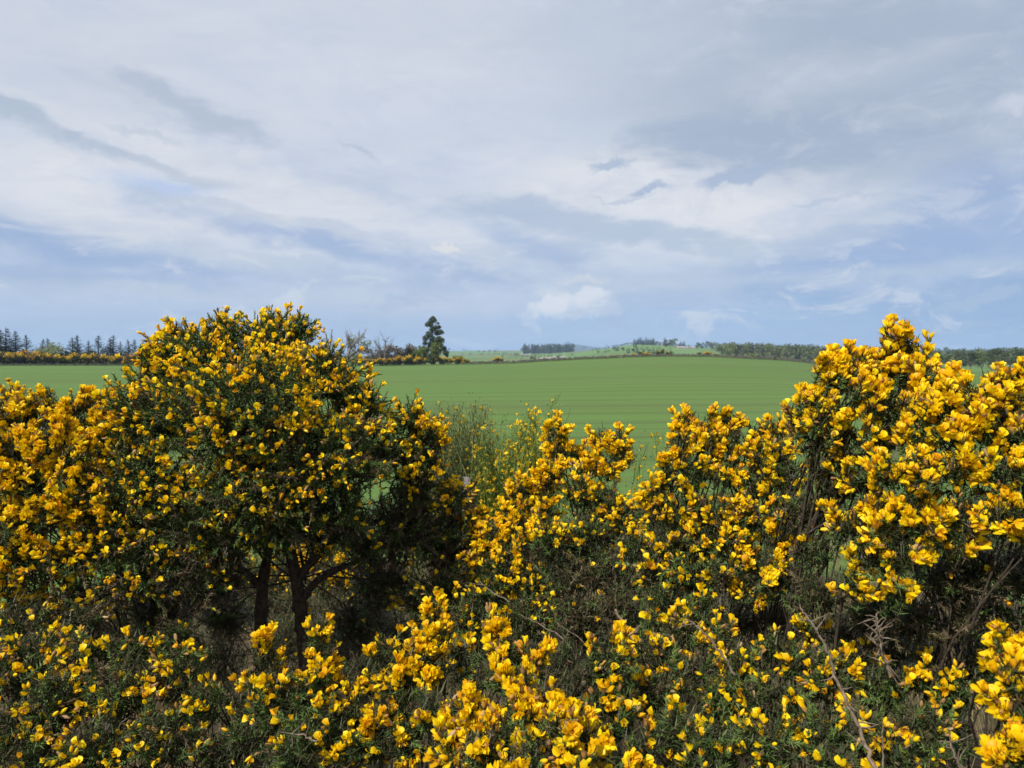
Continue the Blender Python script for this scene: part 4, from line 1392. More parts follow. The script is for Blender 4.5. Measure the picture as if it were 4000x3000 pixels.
# lobe shorthand: px, py, Y, r, density, flowers/shoot, dead, up
# 1 the big round bush with its bare trunks
TR1, TR2 = P(1175, 2400, 2.02), P(1020, 2420, 2.02)
big_bush, bb = gorse('gorse_bush', 'big round green gorse bush left of the middle, with bare trunks below', 1110, 2.02, [
    (760, 1420, 2.02, 170, 1, 1.27, .06, .45), (620, 1420, 1.95, 90, 1.1, 1.87, .05, .4), (1060, 1385, 2.05, 170, 1, 1.19, .06, .5), (1060, 1260, 2.08, 55, 1.2, 0.85, .0, 1.0), (1170, 1290, 2.08, 70, 1.2, 0.85, .0, .9),
    (880, 1300, 2.08, 90, 1.1, 1.53, .05, .7), (700, 1310, 2.05, 70, 1.1, 1.53, .05, .7), (1270, 1470, 2.0, 150, 1, 1.61, .08, .4), (1400, 1590, 2.0, 135, 1, 1.53, .10, .35), (960, 1640, 1.86, 300, 1, 1.95, .10, .4),
    (620, 1620, 1.92, 210, 1, 2.04, .08, .4), (1280, 1800, 1.88, 250, 1, 1.19, .25, .3), (1020, 1920, 1.84, 210, 1, 1.10, .28, .3), (560, 1900, 1.86, 200, 1, 2.1, .2, .35), (760, 2030, 1.86, 190, .9, 1.2, .45, .2),
    (1480, 1760, 2.04, 130, .9, 0.68, .45, .3), (1610, 1640, 2.05, 90, 1.1, 2.21, .08, .4), (1670, 1740, 2.05, 90, 1.0, 1.87, .2, .4), (1640, 1870, 2.08, 150, .9, 1.36, .4, .3), (1760, 1960, 2.1, 100, .9, 1.70, .25, .4), (1560, 2050, 2.1, 180, .9, 0.17, .85, .2), (1740, 2130, 2.15, 150, .9, 0.20, .8, .2),
    (560, 2200, 1.84, 190, .9, 1.5, .45, .2), (780, 2270, 1.86, 150, .8, 0.6, .8, .1), (420, 2080, 1.82, 130, 1, 2.6, .15, .4), (1490, 2280, 2.1, 150, .8, 0.34, .75, .2), (1700, 2330, 2.05, 150, .9, 1.19, .35, .3), (640, 2400, 1.9, 140, .8, 0.17, .85, .1),
    (880, 2400, 2.2, 110, .8, 0.00, .95, .1), (1400, 2440, 2.25, 130, .7, 0.00, .95, .1),
    (1150, 2000, 1.84, 150, 1, .8, .35, .3), (900, 2100, 1.86, 130, 1, .6, .4, .2), (1340, 2020, 1.9, 140, 1, .6, .5, .2), (1080, 2110, 1.88, 90, 1, .8, .4, .1), (1250, 2120, 1.92, 80, 1, .7, .5, .1), (1420, 2140, 2.0, 110, .9, .3, .75, .2), (880, 2240, 1.92, 110, .9, .5, .6, .1),
], 101, 60, 1.25, .0145, .13, .011, .08, [TR1, TR2])


def limb(bush, base, pts_px, radii, name='trunk'):
    ctrl = np.array([P(*p) for p in pts_px])
    m_ = len(ctrl)
    tt = np.linspace(0, m_ - 1, 5 * (m_ - 1) + 1)
    pts = np.stack([np.interp(tt, np.arange(m_), ctrl[:, i]) for i in range(3)], 1)
    r = np.random.default_rng(int(abs(pts_px[0][0])))
    sm = pts.copy()
    for _ in range(3):
        sm[1:-1] = (sm[:-2] + sm[1:-1] * 2 + sm[2:]) / 4
    rad = np.interp(tt, np.arange(m_), radii) * r.uniform(.9, 1.12, len(tt))
    v, q = tube(sm, rad, 9)
    v = v + r.normal(0, .0016, v.shape)
    ac = Acc()
    ac.add(v, q)
    add(name, ac.mesh(name, 'wood', True, base), bush)


gz = lambda px: (px, 3650, 2.02)
limb(big_bush, bb, [gz(1205), (1200, 2560, 2.02), (1178, 2420, 2.02), (1162, 2290, 2.02), (1140, 2170, 2.03), (1110, 2040, 2.05)], [.030, .024, .021, .019, .016, .012])
limb(big_bush, bb, [(1162, 2280, 2.02), (1195, 2215, 2.02), (1250, 2165, 2.03), (1330, 2080, 2.05)], [.015, .013, .011, .008], 'branch')
limb(big_bush, bb, [(1178, 2350, 2.02), (1225, 2275, 2.02), (1310, 2225, 2.02), (1400, 2190, 2.04)], [.013, .011, .009, .006], 'branch')
limb(big_bush, bb, [gz(1000), (1015, 2600, 2.02), (1018, 2480, 2.02), (1022, 2330, 2.02), (1035, 2220, 2.03), (1060, 2080, 2.04)], [.026, .021, .019, .017, .014, .010])
limb(big_bush, bb, [(1020, 2300, 2.02), (970, 2240, 2.02), (900, 2190, 2.0), (820, 2130, 1.98)], [.012, .010, .008, .006], 'branch')

# 2 dense yellow bush at the left edge, and the one behind it
gorse('gorse_bush', 'densely flowering gorse bush at the left edge beside the big round bush', 120, 1.85, [
    (40, 1640, 1.86, 120, 1, 8, .03, .5), (170, 1610, 1.9, 90, 1, 8, .03, .5), (60, 1760, 1.8, 120, 1, 7, .03, .4), (210, 1730, 1.82, 110, 1, 7.5, .03, .4), (330, 1600, 1.92, 75, 1, 6, .03, .5), (420, 1590, 1.92, 70, 1, 5, .03, .4),
    (300, 1830, 1.8, 110, 1, 5, .05, .4), (110, 1870, 1.78, 110, 1, 6, .03, .4), (30, 1980, 1.78, 120, 1, 5, .05, .4), (180, 2010, 1.76, 110, 1, 6, .05, .4), (60, 2100, 1.74, 110, 1, 6, .05, .4), (310, 1980, 1.78, 90, 1, 2.5, .1, .4),
    (40, 2240, 1.74, 110, 1, 4.5, .1, .4), (190, 2190, 1.76, 110, 1, 3, .15, .4), (330, 2150, 1.8, 110, 1, 2.4, .2, .3), (-80, 1800, 1.85, 150, .8, 6, .05, .4), (-90, 2100, 1.8, 150, .8, 5, .05, .4), (420, 1720, 1.9, 100, 1, 2.0, .15, .4), (120, 2380, 1.8, 120, .9, 2.2, .35, .3), (320, 2350, 1.82, 130, .9, 1.3, .35, .2),
], 102, 48, 1.1, .014, .08)
gorse('gorse_bush', 'small gorse bush further back, its yellow top showing over the left bush', 160, 3.9, [
    (60, 1560, 3.9, 60, 1, 6, .03, .8), (180, 1550, 3.9, 48, 1, 9, .0, 1.0), (290, 1575, 3.9, 45, 1, 5, .03, .8), (120, 1620, 3.9, 90, .7, 4, .1, .6), (260, 1640, 3.9, 80, .7, 4, .1, .6), (10, 1600, 3.9, 70, .7, 5, .1, .6), (180, 1800, 3.9, 140, .4, .5, .5, .4),
], 103, 36, .45, .016, .04, .012)
# 3 bottom left, sparse
gorse('gorse_bush', 'spiny gorse bush filling the bottom left corner with scattered blooms', 380, 1.5, [
    (150, 2560, 1.5, 130, 1, .9, .12, .45), (350, 2570, 1.5, 110, 1, 1.1, .10, .45), (510, 2540, 1.52, 90, 1, 1.6, .08, .6), (690, 2640, 1.5, 120, 1, 1.4, .1, .5), (480, 2700, 1.44, 160, 1, 1.2, .14, .4), (220, 2740, 1.42, 160, 1, 1.1, .14, .4),
    (60, 2650, 1.46, 120, 1, 1.0, .12, .4), (780, 2760, 1.46, 110, 1, .9, .2, .4), (650, 2880, 1.38, 160, 1, .9, .2, .35), (380, 2930, 1.34, 170, 1, 1.1, .15, .35), (120, 2950, 1.34, 160, 1, 1.0, .2, .35), (860, 2960, 1.4, 120, .9, .35, .5, .3), (0, 2860, 1.36, 140, 1, .9, .15, .35), (-100, 2600, 1.45, 140, .7, .8, .2, .4),
    (330, 2450, 1.65, 120, .9, .4, .45, .3), (100, 2440, 1.65, 130, .9, .6, .35, .3), (700, 2520, 1.75, 120, .8, .2, .7, .2),
], 104, 56, .95, .0145, .24, .009, .0)
# 4 bottom, left of the middle
b4, bb4 = gorse('gorse_bush', 'gorse bush at the bottom with a dense yellow flower head below the bare trunks', 1200, 1.45, [
    (1045, 2540, 1.45, 75, 1.1, 7, .0, .8), (1090, 2640, 1.43, 75, 1, 4.5, .0, .6), (1000, 2680, 1.45, 60, 1, 3.0, .05, .5), (1245, 2450, 1.5, 42, 1.5, 3.2, .0, 1.4), (1250, 2540, 1.48, 52, 1.4, 2.2, .0, 1.2), (1260, 2640, 1.46, 70, 1.2, 3.2, .0, .9), (1340, 2690, 1.46, 75, 1, 4.0, .03, .7),
    (1180, 2760, 1.42, 120, 1, .8, .12, .4), (1050, 2830, 1.40, 120, 1, .5, .15, .4), (1290, 2850, 1.38, 120, 1, 1.2, .12, .4), (1150, 2950, 1.32, 150, 1, .5, .2, .3), (1380, 2800, 1.4, 80, 1, 1.4, .1, .5), (960, 2900, 1.4, 110, .9, .4, .3, .3), (1360, 2950, 1.34, 100, 1, 1.2, .15, .5),
], 105, 60, 1.05, .014, .05)
b5, bb5 = gorse('gorse_bush', 'leafy-tipped gorse bush with several yellow heads at the bottom, left of the centre', 1600, 1.45, [
    (1690, 2400, 1.5, 48, 1.5, 4.2, .0, 1.4), (1720, 2490, 1.48, 60, 1.3, 4, .0, 1.0), (1640, 2530, 1.46, 80, 1, 6, .0, .8), (1500, 2550, 1.48, 75, 1, 5, .0, .8), (1570, 2620, 1.44, 85, 1, 5, .03, .6), (1700, 2590, 1.44, 85, 1, 5.5, .03, .6), (1800, 2560, 1.5, 60, 1, 3, .05, .6),
    (1530, 2720, 1.42, 80, 1, 3.5, .05, .5), (1480, 2830, 1.38, 80, 1.1, 6, .0, .7), (1440, 2920, 1.36, 80, 1, 3, .05, .5), (1620, 2750, 1.42, 110, 1, 1.0, .2, .4), (1560, 2900, 1.36, 110, 1, 1.3, .15, .4), (1480, 2670, 1.5, 80, 1, 1.2, .15, .4), (1640, 2870, 1.38, 120, 1, .9, .25, .4),
], 106, 58, 1.05, .013, .05)
# 5 bottom centre, near
b6, bb6 = gorse('gorse_bush', 'nearest gorse bush at the bottom centre with tall yellow and browning heads', 2050, 1.2, [
    (1925, 2450, 1.28, 58, 1.4, 4.2, .0, 1.3), (1960, 2540, 1.26, 72, 1.2, 2.6, .0, 1.1), (2080, 2560, 1.26, 62, 1.2, 3.6, .0, 1.1), (1960, 2640, 1.22, 85, 1.1, 2.2, .0, .8), (2040, 2680, 1.18, 78, 1.2, 5.5, .0, 1.0), (2130, 2740, 1.18, 75, 1.1, 4.5, .0, .8),
    (1690, 2760, 1.2, 75, 1.1, 4.5, .0, .9), (1800, 2790, 1.18, 85, 1.1, 5.5, .0, .9), (1890, 2800, 1.18, 85, 1.1, 5, .0, .9), (2220, 2790, 1.15, 85, 1.1, 4.5, .0, 1.1), (2010, 2850, 1.14, 110, 1, 3.0, .05, .6), (1750, 2910, 1.14, 100, 1, 3.6, .05, .5), (1880, 2940, 1.1, 110, 1, 3.0, .05, .5),
    (2150, 2900, 1.1, 110, 1, 3.0, .05, .6), (2280, 2900, 1.12, 85, 1, 3.4, .0, .7), (2050, 2990, 1.06, 110, 1, 2.6, .05, .5), (2480, 2920, 1.12, 75, 1.2, 4.5, .0, 1.0), (2400, 2990, 1.1, 90, 1, 3, .05, .6), (2260, 3020, 1.06, 90, 1, 2.5, .05, .5),
], 107, 64, 1.15, .0155, .24, .008, .22, None, 1.12)
b7, bb7 = gorse('gorse_bush', 'slender upright gorse shoot with a yellow tip right of the bottom centre', 2400, 1.3, [
    (2365, 2500, 1.32, 52, 1.5, 3.6, .0, 1.5), (2420, 2570, 1.3, 58, 1.3, 2.0, .0, 1.1), (2310, 2600, 1.3, 55, 1.3, 1.8, .0, 1.1), (2400, 2660, 1.28, 75, 1.2, 1.2, .0, .9), (2360, 2740, 1.26, 80, 1.1, 1.0, .05, .7), (2420, 2820, 1.24, 85, 1.1, .8, .1, .5), (2330, 2830, 1.25, 70, 1, .8, .1, .5),
], 108, 62, 1.2, .0155, .22, .007, .1, None, 1.08)
# 6 middle, candles against the field
gorse('gorse_bush', 'gorse bush right of the middle with two upright yellow candles against the field', 2200, 2.2, [
    (2165, 1690, 2.2, 62, 1.1, 7.5, .0, 1.2), (2210, 1760, 2.2, 68, 1, 7, .0, .9), (2275, 1800, 2.2, 68, 1, 7, .0, .8), (2345, 1710, 2.22, 56, 1.1, 7, .0, 1.2), (2410, 1720, 2.22, 56, 1.1, 7.5, .0, 1.1), (2440, 1780, 2.2, 56, 1, 7, .0, .8), (2370, 1820, 2.18, 75, 1, 5.5, .03, .7),
    (2140, 1860, 2.14, 75, 1, 7.5, .0, .7), (2050, 1920, 2.12, 68, 1, 7.5, .0, .8), (2130, 1960, 2.1, 75, 1, 6, .0, .6), (2000, 2010, 2.08, 68, 1, 7, .0, .7), (1940, 2090, 2.06, 68, 1, 6.5, .0, .6), (1860, 2180, 2.04, 62, 1, 5, .03, .6), (2030, 2100, 2.04, 80, 1, 4.5, .05, .6),
    (2260, 1930, 2.12, 95, 1, 1.6, .12, .5), (2360, 1960, 2.1, 95, 1, 2.2, .15, .5), (2150, 2120, 2.0, 110, 1, 1.4, .35, .4), (2300, 2100, 2.02, 120, 1, .9, .45, .4), (2430, 2030, 2.06, 90, 1, 3.2, .1, .6), (1960, 2230, 2.0, 100, 1, 2.5, .2, .5), (2080, 2280, 1.98, 110, 1, 1.4, .35, .4), (2220, 2260, 1.96, 120, .9, .3, .75, .3), (2380, 2240, 1.96, 120, .9, .35, .75, .3),
    (1900, 2340, 1.95, 100, 1, 1.6, .3, .4), (2060, 2420, 1.9, 120, .9, .9, .5, .3), (2250, 2420, 1.85, 130, .9, .35, .8, .3), (2420, 2390, 1.8, 120, .9, .3, .8, .3), (1830, 2420, 1.92, 100, .9, .8, .5, .3),
    (1855, 2020, 2.15, 60, 1.1, 4.5, .05, .7), (1800, 2010, 2.2, 60, 1.1, 3, .1, .6), (1880, 2100, 2.1, 75, 1, 4.5, .1, .6),
], 109, 52, .95, .0145, .09, .010)
# 7 right of middle
gorse('gorse_bush', 'gorse bush with paired yellow heads between the candles and the tall right bush', 2800, 1.75, [
    (2690, 1650, 1.78, 56, 1.1, 8, .0, 1.2), (2790, 1650, 1.78, 56, 1.1, 7.5, .0, 1.2), (2850, 1640, 1.78, 52, 1.1, 7, .0, 1.2), (2665, 1740, 1.75, 75, 1, 7.5, .0, .8), (2760, 1740, 1.74, 75, 1, 6.5, .0, .8), (2860, 1740, 1.74, 75, 1, 5, .03, .8), (2950, 1690, 1.78, 48, 1.3, 1.6, .0, 1.3),
    (3010, 1680, 1.76, 50, 1.2, 3.6, .0, 1.2), (2960, 1770, 1.72, 75, 1.1, 3.2, .05, .8), (3050, 1760, 1.7, 70, 1.1, 3.2, .05, .8), (2620, 1840, 1.74, 75, 1, 5.5, .03, .6), (2720, 1850, 1.72, 90, 1, 1.6, .2, .5), (2840, 1860, 1.7, 85, 1, 4, .08, .6), (2960, 1880, 1.68, 95, 1, 3, .1, .6), (3080, 1870, 1.66, 95, 1, 2.2, .2, .5),
    (2560, 1940, 1.76, 85, 1, 3.6, .08, .6), (2660, 1990, 1.72, 95, 1, 3.6, .08, .6), (2800, 2000, 1.66, 105, 1, 3.8, .08, .6), (2930, 2020, 1.64, 95, 1, 2.8, .15, .5), (3040, 2110, 1.6, 75, 1, 6.5, .0, .7), (2870, 2130, 1.62, 95, 1, 3.4, .1, .5), (2740, 2120, 1.66, 100, 1, 1.6, .2, .5), (2620, 2110, 1.72, 95, 1, 1.8, .2, .5), (2980, 2210, 1.58, 90, 1, 3.8, .1, .6),
    (2960, 2300, 1.56, 80, 1, 5.5, .05, .6), (2830, 2260, 1.6, 110, 1, 1.6, .3, .4), (2680, 2260, 1.64, 110, 1, 1.2, .35, .4), (2560, 2230, 1.7, 110, 1, 1.0, .4, .4), (2600, 2370, 1.6, 120, .9, 1.1, .35, .4), (2760, 2400, 1.55, 110, 1, 1.4, .25, .4), (3080, 2260, 1.55, 100, .9, .5, .65, .3), (2480, 2130, 1.8, 90, 1, 1.4, .25, .4), (3060, 1990, 1.62, 90, 1, .6, .5, .4),
], 110, 52, .95, .014, .09, .010)
# 8 the tall bush on the right
b9, bb9 = gorse('gorse_bush', 'tallest gorse bush on the right, its yellow spike rising above the horizon', 3600, 1.4, [
    (3500, 1310, 1.42, 62, 1.1, 8, .0, 1.4), (3480, 1400, 1.42, 68, 1, 6, .0, 1.1), (3570, 1390, 1.42, 62, 1, 6.5, .0, 1.1), (3530, 1490, 1.4, 90, 1, 5.5, .0, .9), (3225, 1420, 1.42, 56, 1.1, 8, .0, 1.0), (3270, 1480, 1.42, 68, 1, 6, .0, .8), (3340, 1430, 1.42, 68, 1, 7.5, .0, 1.0), (3410, 1440, 1.42, 62, 1, 7, .0, 1.0),
    (3180, 1570, 1.42, 68, 1, 7.5, .0, .8), (3130, 1630, 1.44, 62, 1, 5.5, .0, .8), (3240, 1620, 1.4, 80, 1, 5, .03, .7), (3370, 1560, 1.36, 95, 1, 5.5, .03, .8), (3470, 1600, 1.34, 95, 1, 5, .03, .8), (3610, 1490, 1.36, 85, 1, 7, .0, .9), (3690, 1500, 1.36, 60, 1, 6, .0, 1.1), (3600, 1600, 1.3, 95, 1, 6, .0, .7), (3720, 1580, 1.28, 90, 1, 7, .0, .8),
    (3820, 1560, 1.28, 80, 1, 7, .0, .9), (3900, 1500, 1.28, 72, 1, 7, .0, 1.0), (3990, 1500, 1.28, 80, 1, 7, .0, .9), (3930, 1600, 1.25, 95, 1, 6.5, .0, .7), (4080, 1600, 1.25, 110, .8, 6, .0, .7), (3830, 1680, 1.24, 95, 1, 7, .0, .7), (3960, 1720, 1.22, 95, 1, 5.5, .0, .8), (3710, 1700, 1.26, 95, 1, 5.5, .03, .7), (3580, 1720, 1.3, 95, 1, 4, .08, .6),
    (3440, 1720, 1.34, 95, 1, 3, .15, .6), (3300, 1740, 1.4, 100, 1, 3.6, .3, .5), (3180, 1740, 1.45, 85, 1, 4.0, .2, .6), (3480, 1850, 1.28, 100, 1, 5.5, .05, .6), (3620, 1850, 1.25, 100, 1, 4.5, .05, .6), (3760, 1820, 1.22, 100, 1, 4.5, .05, .6), (3900, 1840, 1.2, 100, 1, 5, .05, .6), (4030, 1850, 1.2, 120, .8, 5, .05, .6),
    (3250, 1860, 1.42, 100, 1, 3.0, .35, .5), (3360, 1880, 1.36, 90, 1, 3.2, .3, .5), (3320, 2060, 1.3, 85, 1, 7, .0, .7), (3430, 1990, 1.28, 95, 1, 6.5, .0, .7), (3560, 1980, 1.25, 90, 1, 5.5, .03, .6), (3480, 2090, 1.24, 95, 1, 6, .0, .6), (3620, 2070, 1.22, 90, 1, 4.5, .05, .6), (3400, 2170, 1.25, 85, 1, 4, .08, .5), (3530, 2180, 1.22, 85, 1, 3.2, .1, .5),
    (3770, 1970, 1.22, 95, 1, 3.8, .15, .6), (3890, 2020, 1.18, 95, 1, 5, .03, .6), (4000, 2040, 1.16, 100, .9, 5, .03, .6), (3740, 2100, 1.22, 90, 1, 3.6, .25, .5), (3320, 2280, 1.28, 75, 1, 6.5, .0, .7), (3500, 2310, 1.22, 60, 1, 3, .1, .5), (3150, 1990, 1.5, 90, 1, 1.0, .45, .4), (3180, 2160, 1.45, 100, .9, .4, .7, .3),
    (3680, 2250, 1.28, 130, .9, .25, .85, .3), (3850, 2220, 1.25, 130, .9, .2, .85, .3), (4000, 2260, 1.25, 130, .8, .2, .85, .3), (3760, 2400, 1.28, 140, .9, .05, .92, .3), (3930, 2420, 1.28, 140, .9, .05, .9, .3), (3560, 2420, 1.32, 130, .9, .1, .88, .3), (3400, 2400, 1.36, 120, .9, .3, .75, .3), (3200, 2330, 1.42, 120, .9, .3, .75, .3),
], 111, 50, .95, .0145, .13, .009)
# 9 green bush along the bottom right
b10, bb10 = gorse('gorse_bush', 'dark green spiny gorse bush along the bottom right with scattered blooms', 3000, 1.35, [
    (2560, 2560, 1.45, 95, 1, 2.2, .12, .6), (2660, 2480, 1.5, 95, 1, 1.8, .12, .6), (2800, 2520, 1.45, 100, 1, 1.1, .12, .6), (2900, 2600, 1.38, 110, 1, 1.5, .1, .6), (3030, 2540, 1.42, 85, 1, 1.5, .1, .7), (3160, 2450, 1.45, 62, 1.2, 2.4, .1, 1.0), (2700, 2640, 1.38, 120, 1, 1.3, .12, .5), (3150, 2600, 1.35, 110, 1, 1.2, .12, .5),
    (2560, 2720, 1.36, 110, 1, 1.1, .12, .5), (2830, 2740, 1.3, 140, 1, .8, .12, .45), (3020, 2740, 1.28, 130, 1, 1.1, .12, .45), (3250, 2700, 1.3, 120, 1, 1.1, .15, .5), (3370, 2580, 1.36, 85, 1, 1.5, .25, .6), (3450, 2700, 1.28, 115, 1, 1.1, .15, .5), (3600, 2650, 1.28, 100, 1, 1.5, .12, .6), (3720, 2720, 1.24, 100, 1, 1.4, .15, .5),
    (2620, 2880, 1.24, 130, 1, .8, .15, .4), (2800, 2930, 1.2, 140, 1, .7, .15, .4), (3000, 2920, 1.18, 140, 1, .7, .15, .4), (3200, 2880, 1.2, 130, 1, .9, .15, .4), (3400, 2880, 1.18, 130, 1, .9, .15, .4), (3580, 2840, 1.18, 120, 1, .7, .3, .4), (3720, 2880, 1.18, 110, .9, .5, .5, .3), (3480, 2990, 1.12, 120, 1, .7, .2, .4), (3250, 3010, 1.12, 120, 1, .7, .2, .4),
    (3800, 2600, 1.3, 90, 1, .9, .4, .5), (3500, 2540, 1.4, 100, .9, .3, .75, .4), (3650, 2990, 1.12, 110, .9, .4, .5, .3), (2700, 3040, 1.15, 120, 1, .6, .2, .4),
], 112, 62, 1.0, .0145, .16, .008, .05)
gorse('gorse_bush', 'close-up gorse stems with large yellow flowers cut by the bottom right corner', 3980, .92, [
    (3970, 2540, .94, 95, 1.2, 5.5, .0, .8), (3960, 2660, .90, 95, 1.2, 6.5, .0, .7), (3990, 2780, .88, 100, 1.2, 6.5, .0, .7), (3980, 2920, .86, 110, 1.1, 6, .0, .6), (4080, 2620, .9, 120, 1, 5, .0, .6), (4090, 2850, .86, 130, 1, 5, .0, .6), (3930, 2560, .98, 60, 1.2, 3.5, .05, .8), (4020, 3020, .85, 110, 1, 4, .05, .5),
], 113, 60, 1.2, .014, .12, .007)
# gorse and dry grass seen through the gap behind the trunks
gorse('gorse_bush', 'yellow gorse bush further back, glimpsed between the bare trunks', 1180, 3.6, [
    (1120, 2180, 3.6, 80, .8, 5, .05, .7), (1220, 2190, 3.6, 80, .8, 6, .05, .7), (1320, 2240, 3.6, 80, .8, 5, .1, .6), (1080, 2260, 3.6, 80, .8, 3, .15, .5), (1250, 2270, 3.5, 70, .8, 3.5, .15, .5), (1420, 2280, 3.6, 90, .7, 3, .2, .5), (980, 2240, 3.6, 80, .7, 3, .2, .5),
    (1000, 2360, 3.5, 110, .8, .3, .7, .3), (1150, 2390, 3.5, 110, .8, .4, .6, .3), (1300, 2380, 3.5, 110, .8, .3, .6, .3), (1100, 2500, 3.3, 130, .7, .1, .9, .3), (1280, 2520, 3.3, 130, .7, .1, .9, .3), (900, 2300, 3.5, 110, .8, .5, .5, .3), (1450, 2400, 3.4, 120, .7, .1, .8, .3), (1060, 2110, 3.7, 80, .8, 3, .1, .5), (1300, 2130, 3.7, 80, .8, 3.5, .1, .5),
], 114, 34, .5, .018, .06, .012)
gorse('gorse_bush', 'low dark gorse bush in the shade behind the candle bush', 2480, 2.75, [
    (2300, 2080, 2.75, 120, .8, .4, .5, .4), (2520, 2030, 2.75, 110, .8, 1.5, .3, .5), (2120, 2180, 2.75, 130, .7, .3, .6, .4), (2440, 2200, 2.7, 150, .7, .2, .7, .3), (2700, 2060, 2.75, 120, .7, .8, .5, .4), (1850, 2250, 2.75, 110, .7, .6, .5, .3), (2650, 2200, 2.7, 150, .6, .1, .8, .3),
], 115, 36, .5, .018, .08, .012)
gorse('gorse_bush', 'low brown gorse bush in the shade behind the tall right bush', 3500, 2.3, [
    (3250, 2020, 2.3, 130, .8, .3, .6, .4), (3500, 2150, 2.25, 150, .8, .1, .8, .3), (3750, 2200, 2.2, 150, .7, .1, .8, .3), (4000, 2200, 2.2, 150, .6, .1, .8, .3), (3050, 2080, 2.3, 130, .7, .4, .6, .3), (3300, 1850, 2.3, 110, .8, .5, .5, .4), (3850, 2050, 2.3, 150, .6, .2, .7, .3),
    (3050, 2400, 1.9, 140, .8, .05, .9, .2), (3300, 2480, 1.8, 130, .8, .05, .9, .2), (3600, 2560, 1.6, 130, .8, .05, .9, .2), (3850, 2520, 1.6, 140, .8, .05, .9, .2), (2900, 2420, 1.95, 130, .8, .05, .9, .2), (3000, 2250, 2.1, 130, .8, .1, .8, .2), (3800, 2650, 1.5, 120, .8, .05, .9, .2),
], 116, 36, .55, .017, .08, .012)

gorse('gorse_bush', 'added dead brown gorse filler darkening the gaps under the bushes at the bottom', 700, 2.5, [  # added filler: its dark dead spines stand in for deep shade
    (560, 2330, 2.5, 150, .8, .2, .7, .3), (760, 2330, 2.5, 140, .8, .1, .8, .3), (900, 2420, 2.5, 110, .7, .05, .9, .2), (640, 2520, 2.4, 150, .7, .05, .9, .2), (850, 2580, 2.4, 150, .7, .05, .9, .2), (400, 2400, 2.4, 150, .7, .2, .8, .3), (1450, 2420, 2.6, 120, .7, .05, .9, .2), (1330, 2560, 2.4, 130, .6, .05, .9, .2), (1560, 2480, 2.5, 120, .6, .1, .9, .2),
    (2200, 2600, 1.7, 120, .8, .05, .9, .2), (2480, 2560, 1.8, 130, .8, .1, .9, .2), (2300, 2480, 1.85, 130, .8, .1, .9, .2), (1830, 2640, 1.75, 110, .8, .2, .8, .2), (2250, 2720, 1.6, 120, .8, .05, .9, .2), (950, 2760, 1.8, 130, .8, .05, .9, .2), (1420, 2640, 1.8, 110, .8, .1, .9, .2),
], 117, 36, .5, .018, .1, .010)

# dead twigs on the bushes at the bottom
twig(b10, bb10, [(3420, 3010, 1.02), (3360, 2860, 1.06), (3320, 2760, 1.08), (3270, 2660, 1.10), (3240, 2560, 1.12), (3190, 2460, 1.14), (3145, 2400, 1.15), (3122, 2365, 1.16)], .0034, 3, 16)
twig(b10, bb10, [(2870, 2640, 1.30), (2830, 2570, 1.30), (2770, 2490, 1.31), (2715, 2440, 1.32), (2690, 2420, 1.32)], .0030, 4, 4)
twig(b10, bb10, [(3480, 2640, 1.20), (3440, 2530, 1.2), (3430, 2450, 1.21), (3425, 2400, 1.22)], .0034, 5, 40, label='pale dry gorse shoot bristling with dead spines')
twig(b10, bb10, [(3450, 3000, 1.05), (3450, 2900, 1.06), (3448, 2830, 1.07)], .0016, 6, 3)
twig(b10, bb10, [(3760, 3010, 1.02), (3730, 2950, 1.03), (3715, 2900, 1.04)], .0024, 7, 10)
twig(b6, bb6, [(2560, 2640, 1.55), (2500, 2540, 1.58), (2455, 2460, 1.6), (2400, 2380, 1.62)], .0085, 8, 4)
twig(b5, bb5, [(2240, 2540, 1.7), (2180, 2480, 1.72), (2110, 2440, 1.74), (2030, 2400, 1.76)], .0022, 9, 4)
twig(b5, bb5, [(1990, 2350, 1.8), (1920, 2310, 1.82), (1870, 2270, 1.84)], .0020, 10, 2)
twig(b5, bb5, [(2330, 2560, 1.6), (2250, 2480, 1.62), (2170, 2430, 1.64)], .0016, 11, 2)
twig(b4, bb4, [(1240, 2900, 1.25), (1180, 2870, 1.26), (1140, 2865, 1.27)], .0022, 12, 4)
twig(b9, bb9, [(3870, 2480, 1.25), (3880, 2400, 1.25), (3890, 2300, 1.26)], .0030, 13, 8)

